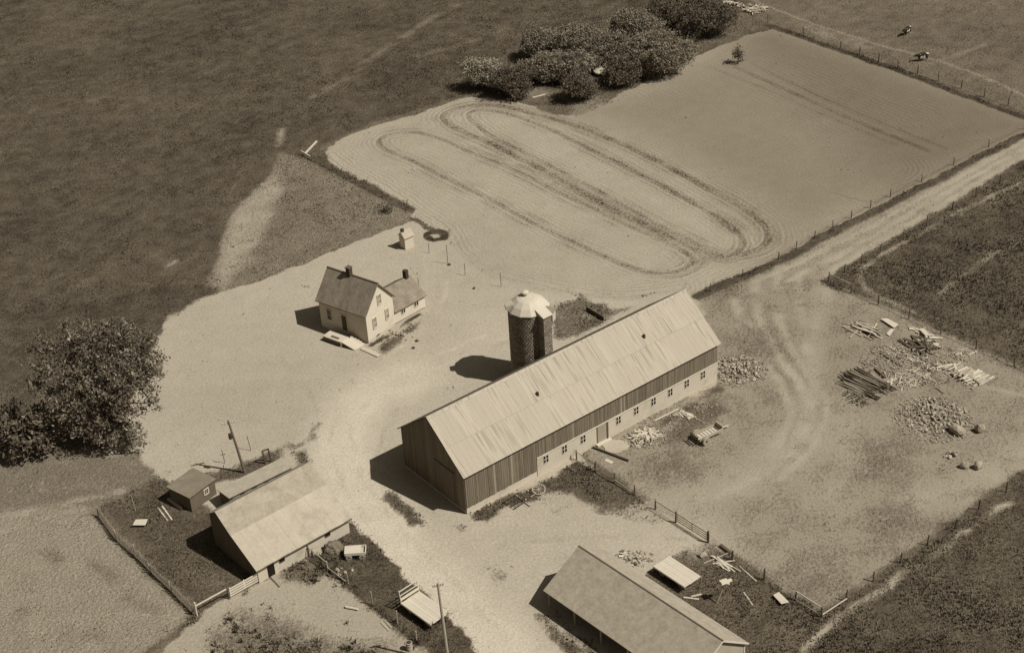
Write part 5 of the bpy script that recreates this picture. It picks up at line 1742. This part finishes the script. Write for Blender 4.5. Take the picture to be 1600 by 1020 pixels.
def stone_mesh(seed, flat=0.7):
    r = random.Random(seed)
    bm = bmesh.new()
    bmesh.ops.create_icosphere(bm, subdivisions=1, radius=0.5)
    for v in bm.verts:
        v.co *= r.uniform(0.72, 1.15)
        v.co.z *= flat
    me = bpy.data.meshes.new('stone')
    bm.to_mesh(me)
    bm.free()
    me.materials.append(M['stone'])
    return me


STONES = [stone_mesh(k) for k in range(6)]


def stones(label, ctr, ext, n, size, h, seed):
    r = random.Random(seed)
    c = G(*ctr)
    t = thing('stone_pile', label, 'stones', (c.x, c.y, 0))
    for k in range(n):
        a = r.uniform(0, 2 * pi)
        d = r.random() ** 0.62 * 1.15
        x, y = d * cos(a) * ext[0], d * sin(a) * ext[1]
        s_ = r.uniform(*size)
        z = h * max(0, 1 - d) * r.uniform(0.3, 1.0) + s_ * 0.2
        link('stone', r.choice(STONES), None, t, (x, y, z), (r.uniform(-.5, .5), r.uniform(-.5, .5), r.uniform(0, 6)), (s_ * r.uniform(.8, 1.4), s_ * r.uniform(.7, 1.1), s_))
    return t


stones('heap of field stones at the right end of the barn', (1153, 577), (2.7, 2.8), 230, (0.16, 0.50), 0.5, 21)
stones('wide heap of grey rubble stones below the scattered boards', (1460, 648), (3.4, 3.2), 298, (0.14, 0.46), 0.35, 22)
stones('row of stones along the grass at the barn front corner', (795, 775), (3.2, 1.6), 26, (0.15, 0.32), 0.05, 23)
stones('few stones lying under the leaning fence', (536, 893), (0.9, 0.5), 9, (0.25, 0.4), 0.2, 24)
stones('loose stones at the edge of the house flower bed', (628, 522), (2.0, 1.4), 22, (0.2, 0.42), 0.1, 25)
stones('few stones at the upper right eave of the machine shed', (985, 872), (1.3, 0.8), 14, (0.3, 0.55), 0.2, 26)
stones('small cluster of stones just above the lower pair of boulders', (1490, 711), (1.0, 0.6), 10, (0.3, 0.6), 0.2, 27)
stones('white stones along the path bend in the weedy verge', (190, 706), (1.4, 0.5), 12, (0.25, 0.5), 0.1, 28)


def boulder(label, px, s3, rot, seed):
    r = random.Random(seed)
    bm = bmesh.new()
    bmesh.ops.create_icosphere(bm, subdivisions=2, radius=0.5)
    for v in bm.verts:
        k = 1 + 0.22 * sin(v.co.x * 7 + seed) * cos(v.co.y * 6 + seed * 2) + r.uniform(-.10, .10)
        v.co = Vector((v.co.x * s3[0] * k, v.co.y * s3[1] * k, v.co.z * s3[2] * k + s3[2] * 0.34))
    me = bpy.data.meshes.new('boulder')
    bm.to_mesh(me)
    bm.free()
    p = G(*px)
    tag(link('boulder', me, M['boulder'], None, (p.x, p.y, 0), (0, 0, rot)), label, 'boulder', 'boulders in the barnyard')


M['boulder'] = simple('boulder_stone', 0.29, 0.4, 0.1, 1.6, 6, bump=0.06, stain=0.25)
boulder('largest long boulder at the edge of the grey rubble', (1495, 676), (2.1, 1.3, 1.2), -0.8, 3)
boulder('squarish boulder right of the long one', (1531, 673), (1.4, 1.1, 1.1), 0.2, 5)
boulder('boulder at the left of the lower pair in the barnyard', (1507, 730), (1.0, 0.9, 1.0), 0.5, 7)
boulder('boulder at the right of the lower pair in the barnyard', (1528, 731), (1.1, 0.9, 1.1), 1.0, 9)
boulder('round pale stone at the top of the grassy plot', (1098, 868), (1.1, 0.8, 0.5), 0.3, 11)


# ------------------------------------------------------------------ wagons and machines
def wheel(parent, c, r, w, axis='y', spokes=False):
    wo = MB()
    prof = [(r * 0.62, -w / 2), (r * 0.95, -w / 2), (r, -w * 0.3), (r, w * 0.3), (r * 0.95, w / 2), (r * 0.62, w / 2)]
    if axis == 'y':
        wo.lathe(prof, 18, (0, 0, 0), 'y')
    else:
        wo.lathe(prof, 18, (0, 0, 0), 'x')
    o = wo.build('wheel', M['tyre'], parent, loc=c)
    hb = MB()
    hb.lathe([(r * 0.30, -w * 0.55), (r * 0.30, w * 0.55)], 10, (0, 0, 0), axis)
    hb.build('hub', M['iron'], o)
    return o


def wagon(label, q, z, head=False, planks=7, group='farm wagons', stakes=True):
    """flat rack: q = 4 px corners of the deck at height z, order: head-left, head-right, tail-right, tail-left"""
    P = [G(a, b, z) for a, b in q]
    d = ((P[3] - P[0]) + (P[2] - P[1])) / 2
    w_ = ((P[1] - P[0]) + (P[2] - P[3])) / 2
    Ln, Wd = d.length, w_.length
    c = sum(P, Vector()) / 4
    t = thing('hay_wagon', label, 'wagon', (c.x, c.y, 0), atan2(d.y, d.x), group)
    x0, x1, y0 = -Ln / 2, Ln / 2, -Wd / 2
    pw = Wd / planks
    for k in range(planks):
        e = random.uniform(-0.03, 0.03)
        MB().box(x0 + e, x1 + random.uniform(-0.04, 0.04), y0 + k * pw + 0.006, y0 + (k + 1) * pw - 0.006, z - 0.05, z + random.uniform(-0.006, 0.006)).build('deck_board', M['concrete'], t)
    for s_ in (-1, 1):
        MB().box(x0 + 0.1, x1 - 0.1, s_ * Wd * 0.22 - 0.07, s_ * Wd * 0.22 + 0.07, z - 0.26, z - 0.06).build('sill', M['plank_dark'], t)
        MB().box(x0 - 0.02, x1 + 0.02, s_ * Wd * 0.5 - 0.04, s_ * Wd * 0.5 + 0.04, z - 0.16, z - 0.053).build('side_rail', M['plank'], t)
    for k in range(4):
        xx = x0 + 0.4 + k * (Ln - 0.8) / 3
        MB().box(xx - 0.05, xx + 0.05, -Wd / 2 + 0.05, Wd / 2 - 0.05, z - 0.165, z - 0.055).build('cross_beam', M['plank_dark'], t)
    for xx in (x0 + Ln * 0.2, x1 - Ln * 0.2):
        MB().bar((xx, -Wd * 0.32, 0.40), (xx, Wd * 0.32, 0.40), 0.09).build('axle', M['iron'], t)
        MB().box(xx - 0.08, xx + 0.08, -Wd * 0.24, Wd * 0.24, 0.45, z - 0.265).build('bolster', M['plank_dark'], t)
        for s_ in (-1, 1):
            wheel(t, (xx, s_ * Wd * 0.35, 0.40), 0.40, 0.16)
    if head:
        for yy in (-Wd / 2 + 0.06, -Wd / 6, Wd / 6, Wd / 2 - 0.06):
            MB().bar((x0 + 0.05, yy, z - 0.2), (x0 - 0.18, yy, z + 1.45), 0.07, 0.09).build('upright', M['white_paint'] if abs(yy) > Wd / 3 else M['plank_dark'], t)
        for zz, hh in ((0.42, 0.34), (0.88, 0.12), (1.38, 0.14)):
            k = zz / 1.65
            MB().bar((x0 + 0.05 - 0.23 * k + 0.05, -Wd / 2, z + zz), (x0 + 0.05 - 0.23 * k + 0.05, Wd / 2, z + zz), 0.03, hh).build('head_board', M['white_paint'], t)
    if stakes:
        for yy in (-Wd * 0.42, 0.1, Wd * 0.4):
            MB().bar((x1 + 0.03, yy, z - 0.2), (x1 + 0.03, yy, z + 0.35), 0.05).build('stake', M['plank_dark'], t)
    return t


wagon('flat hay wagon with a slatted headboard in the grass strip', [(655, 923), (626, 941), (674, 977), (702, 955)][1::-1] + [(702, 955), (674, 977)], 1.0, True)
wagon('low flat wagon deck with a deep shaded side in the grassy plot', [(1020, 884), (1047, 868), (1095, 900), (1071, 917)], 0.95, False, stakes=False)
# small white box wagon
P = [G(*q, 0.9) for q in [(536, 853), (565, 851), (574, 862), (545, 866)]]
c = sum(P, Vector()) / 4
d = P[1] - P[0]
t = thing('box_wagon', 'small white box wagon in the grass below the two-tone barn', 'wagon', (c.x, c.y, 0), atan2(d.y, d.x), 'farm wagons')
L2, W2 = 1.1, 0.62
for s_ in (-1, 1):
    MB().box(-L2, L2, s_ * W2 - 0.03, s_ * W2 + 0.03, 0.62, 0.95).build('side_board', M['white_paint'], t)
    MB().box(s_ * L2 - 0.03, s_ * L2 + 0.03, -W2 + 0.035, W2 - 0.035, 0.62, 0.95).build('end_board', M['white_paint'], t)
MB().box(-L2 + 0.04, L2 * 0.55, -W2 + 0.04, W2 - 0.04, 0.80, 0.93).build('load', M['concrete'], t)
MB().box(-L2 + 0.04, L2 - 0.04, -W2 + 0.04, W2 - 0.04, 0.56, 0.62).build('floor', M['plank'], t)
for xx in (-0.7, 0.7):
    MB().bar((xx, -0.6, 0.34), (xx, 0.6, 0.34), 0.08).build('axle', M['iron'], t)
    for s_ in (-1, 1):
        wheel(t, (xx, s_ * 0.62, 0.34), 0.34, 0.12)

# manure spreader
a, c = G(1068, 692), G(1128, 668)
d = G(1126, 672) - G(1084, 692)
t = thing('spreader', 'old two-wheeled manure spreader standing in the barnyard', 'spreader', (G(1101, 686).x, G(1101, 686).y, 0), atan2(d.y, d.x))
MB().box(-1.15, 2.1, -0.52, 0.52, 0.62, 0.68).build('bed', M['plank_pale'], t)
for k in range(7):
    MB().box(-0.9 + k * 0.42, -0.72 + k * 0.42, -0.5, 0.5, 0.683, 0.74).build('slat', M['plank_dark'] if k > 5 else M['plank'], t)
for s_ in (-1, 1):
    MB().hexa([(-1.2, s_ * 0.55 - 0.03, 0.5), (2.2, s_ * 0.55 - 0.03, 0.5), (2.2, s_ * 0.55 + 0.03, 0.5), (-1.2, s_ * 0.55 + 0.03, 0.5), (-1.2, s_ * 0.62 - 0.03, 1.02), (2.2, s_ * 0.62 - 0.03, 0.92), (2.2, s_ * 0.62 + 0.03, 0.92), (-1.2, s_ * 0.62 + 0.03, 1.02)]).build('side_board', M['plank'], t)
    wheel(t, (-0.55, s_ * 0.92, 0.52), 0.52, 0.24)
MB().box(2.1, 2.2, -0.62, 0.62, 0.5, 1.25).build('front_board', M['plank_pale'], t)
MB().bar((2.2, 0, 0.55), (3.6, 0, 0.35), 0.12).build('tongue', M['plank_pale'], t)
for k, zz in ((0, 0.75), (1, 1.15)):
    b = MB().tube([(-1.35 - 0.15 * k, -0.6, zz), (-1.35 - 0.15 * k, 0.6, zz)], 0.07, 7)
    for j in range(9):
        aa = j * 2.1
        y = -0.5 + j * 0.125
        b.bar((-1.35 - 0.15 * k, y, zz), (-1.35 - 0.15 * k + 0.26 * cos(aa), y, zz + 0.26 * sin(aa)), 0.035)
        b.bar((-1.35 - 0.15 * k, y, zz), (-1.35 - 0.15 * k - 0.26 * cos(aa), y, zz - 0.26 * sin(aa)), 0.035)
    b.build('beater', M['iron'], t)
MB().bar((-1.55, -0.62, 0.45), (-1.55, -0.62, 1.4), 0.07).build('bracket', M['iron'], t)
MB().bar((-1.55, 0.62, 0.45), (-1.55, 0.62, 1.4), 0.07).build('bracket', M['iron'], t)
MB().bar((-0.55, -0.9, 0.52), (-0.55, 0.9, 0.52), 0.09).build('axle', M['iron'], t)

# old harrow and the wheel rake in the grass before the barn
c = G(806, 783)
t = thing('harrow', 'rusty spike harrow lying in the grass before the barn', 'harrow', (c.x, c.y, 0), bT + 0.1)
for k in range(4):
    MB().bar((-1.1, -0.9 + k * 0.55, 0.14), (1.1, -0.9 + k * 0.55, 0.14), 0.1, 0.1).build('bar', M['iron'], t)
for k in range(5):
    MB().bar((-1.0 + k * 0.5, -1.0, 0.22), (-1.0 + k * 0.5, 0.85, 0.22), 0.06, 0.05).build('tie', M['iron'], t)
c = G(842, 768)
t = thing('wheel_rake', 'pale iron wheel and frame of an old rake before the barn', 'implement', (c.x, c.y, 0), 0.4)
b = MB()
for k in range(20):
    a0, a1 = 2 * pi * k / 20, 2 * pi * (k + 1) / 20
    b.bar((0.72 * cos(a0), 0.72 * sin(a0) * 0.85, 0.35 + 0.25 * sin(a0)), (0.72 * cos(a1), 0.72 * sin(a1) * 0.85, 0.35 + 0.25 * sin(a1)), 0.10, 0.09)
b.build('rim', M['iron_pale'], t)
b = MB()
for k in range(6):
    a0 = pi * k / 6
    b.bar((0.7 * cos(a0), 0.6 * sin(a0), 0.35 + 0.25 * sin(a0)), (-0.7 * cos(a0), -0.6 * sin(a0), 0.35 - 0.25 * sin(a0)), 0.035)
b.build('spoke', M['iron_pale'], t)
MB().tube([(0.2, 0, 0.3), (1.1, 0.5, 0.35), (1.7, 0.9, 0.3)], 0.05, 5).build('shaft', M['iron'], t)
MB().bar((-1.3, -0.6, 0.15), (-0.6, -0.3, 0.15), 0.08).build('drawbar', M['iron_pale'], t)

# white fan on a leaning stick in the grassy plot
p = G(1119, 942)
t = thing('stick_fan', 'ragged white fan on a leaning white stick in the grassy plot', 'fan', (p.x, p.y, 0))
tp = Vector((0.95, 0.3, 2.5))
MB().tube([(0, 0, -0.2), tp], 0.07, 7).build('stick', M['post_pale'], t)
b = MB()
ragged = [(-0.66, 0.10), (-0.44, -0.10), (-0.40, -0.34), (0.0, -0.22), (0.36, -0.32), (0.34, -0.10), (0.70, 0.02), (0.60, 0.26), (0.22, 0.18), (0.10, 0.30), (-0.30, 0.22)]
b.prism([tp + Vector((x_, y_ * 1.3, 0.25 * y_)) for x_, y_ in ragged], (0, 0, 0), (0, 0, 0.04))
b.build('blade', M['white_wall'], t)
# leaning panel and straw heap by the two-tone barn
p = G(497, 866)
tag(MB().hexa([(-0.55, -0.1, 0), (0.45, -0.1, 0), (0.45, 0.0, 0), (-0.55, 0.0, 0), (-0.35, 0.9, 1.3), (0.45, 0.9, 1.3), (0.45, 1.0, 1.3), (-0.35, 1.0, 1.3)]).build('leaning_panel', M['plank'], None, loc=(p.x, p.y, 0), rot=(0, 0, 0.35)), 'grey panel leaning by the leaning fence corner', 'panel')
bm = bmesh.new()
bmesh.ops.create_icosphere(bm, subdivisions=4, radius=1)
for v in bm.verts:
    k = 1 + 0.10 * sin(v.co.x * 7 + 1) * sin(v.co.y * 8) + random.uniform(-.05, .05)
    v.co = Vector((v.co.x * 1.05 * k, v.co.y * 0.9 * k, max(-0.1, v.co.z * 0.95 * k)))
me = bpy.data.meshes.new('straw_heap')
bm.to_mesh(me)
bm.free()
p = G(521, 858)
tag(link('straw_heap', me, M['straw'], None, (p.x, p.y, 0)), 'round grey straw heap between barn wall and white box wagon', 'straw')
# white domed cover in the grove
p = G(940, 116)
t = thing('dome_shelter', 'white domed cover half hidden among the grove bushes', 'shelter', (p.x, p.y, 0))
MB().lathe([(1.35, -0.1), (1.35, 0.6)], 18).build('wall', M['plank_dark'], t)
MB().lathe([(1.5, 0.6), (1.42, 0.75), (0.9, 1.05), (0.4, 1.2), (0.05, 1.22)], 18).build('roof', M['dome'], t)
MB().lathe([(0.3, 1.1), (0.3, 1.6), (0.05, 1.75)], 10, (0.7, 0.4, 0)).build('cap', M['dome'], t)
# barrel on the lower yard
p = G(640, 1014)
t = thing('barrel', 'rusty barrel standing at the bottom of the leaning fence', 'barrel', (p.x, p.y, 0))
MB().lathe([(0.30, 0), (0.33, 0.05), (0.31, 0.3), (0.34, 0.33), (0.31, 0.36), (0.31, 0.62), (0.34, 0.65), (0.31, 0.68), (0.33, 0.93), (0.30, 0.95)], 16).build('drum', M['plank'], t)
MB().lathe([(0.26, 0.90), (0.26, 0.955)], 16).build('lid', M['iron'], t)
for k, (q, lab) in enumerate([((702.5, 414), 'small dark block at the foot of the clothes pole'), ((741, 451), 'small dark block on bare ground above the silo path'), ((652, 533), 'dark stone on the drive below the house wing'), ((646.5, 544), 'dark flat stone on the drive beside the house bed')]):
    p = G(*q)
    me = stone_mesh(60 + k)
    me.materials.clear()
    tag(link('block', me, M['plank_dark'], None, (p.x, p.y, 0.12), (0.2, 0.1, k), (0.55, 0.45, 0.5)), lab, 'block')


# ------------------------------------------------------------------ cattle
def cow_mat():
    t = NT('cow_hide')
    n = t.noise(1.1, 2, 0.5, t.obj())
    s_ = t.smooth(n, 0.50, 0.53)
    return t.out(t.mix(s_, 0.02, 0.62), 0.7)


M['cow'] = cow_mat()


def cow(label, base, rz, seed=0):
    J = {'hip': (-0.75, 0, 1.12), 'mid': (0, 0, 1.02), 'sho': (0.65, 0, 1.10), 'nek': (1.05, 0, 1.12), 'pol': (1.32, 0, 1.10), 'muz': (1.70, 0, 0.78)}
    rad = {'hip': (0.30, 0.34), 'mid': (0.37, 0.40), 'sho': (0.30, 0.38), 'nek': (0.17, 0.22), 'pol': (0.13, 0.15), 'muz': (0.085, 0.09)}
    vs, rs, es, ix = [], [], [], {}

    def add(k, p, r):
        ix[k] = len(vs)
        vs.append(p)
        rs.append(r if isinstance(r, tuple) else (r, r))
    for k in J:
        add(k, J[k], rad[k])
    for a, b_ in (('mid', 'hip'), ('mid', 'sho'), ('sho', 'nek'), ('nek', 'pol'), ('pol', 'muz')):
        es.append((ix[a], ix[b_]))
    for s_ in (-1, 1):
        for nm, root, pts in (('f', 'sho', [((0.62, 0.20, 0.72), 0.13), ((0.64, 0.21, 0.40), 0.075), ((0.60, 0.21, 0.12), 0.055), ((0.66, 0.21, 0.02), 0.06)]), ('h', 'hip', [((-0.68, 0.21, 0.80), 0.17), ((-0.86, 0.22, 0.48), 0.085), ((-0.80, 0.22, 0.14), 0.055), ((-0.74, 0.22, 0.02), 0.06)])):
            prev = root
            for i, (q, r) in enumerate(pts):
                k = nm + str(s_) + str(i)
                add(k, (q[0], q[1] * s_, q[2]), r)
                es.append((ix[prev], ix[k]))
                prev = k
        k = 'ear' + str(s_)
        add(k, (1.28, 0.26 * s_, 1.16), (0.05, 0.03))
        es.append((ix['pol'], ix[k]))
    add('t0', (-1.08, 0, 1.20), 0.05)
    add('t1', (-1.16, 0, 0.65), 0.03)
    es += [(ix['hip'], ix['t0']), (ix['t0'], ix['t1'])]
    me = bpy.data.meshes.new('cow')
    me.from_pydata(vs, es, [])
    o = link('cow', me, M['cow'])
    o.location = (base.x, base.y, 0)
    o.rotation_euler = (0, 0, rz)
    md = o.modifiers.new('skin', 'SKIN')
    for i, v in enumerate(me.skin_vertices[0].data):
        v.radius = rs[i]
        v.use_root = i == ix['mid']
    sb_ = o.modifiers.new('sub', 'SUBSURF')
    sb_.levels = sb_.render_levels = 2
    me.materials.clear()
    me.materials.append(M['cow'])
    tag(o, label, 'cow', 'cattle in the far pasture')


cow('black and white cow standing alone in the far pasture', G(1417, 54), radians(225))
cow('black and white cow standing on the cattle path near the fence', G(1441, 95), radians(190))
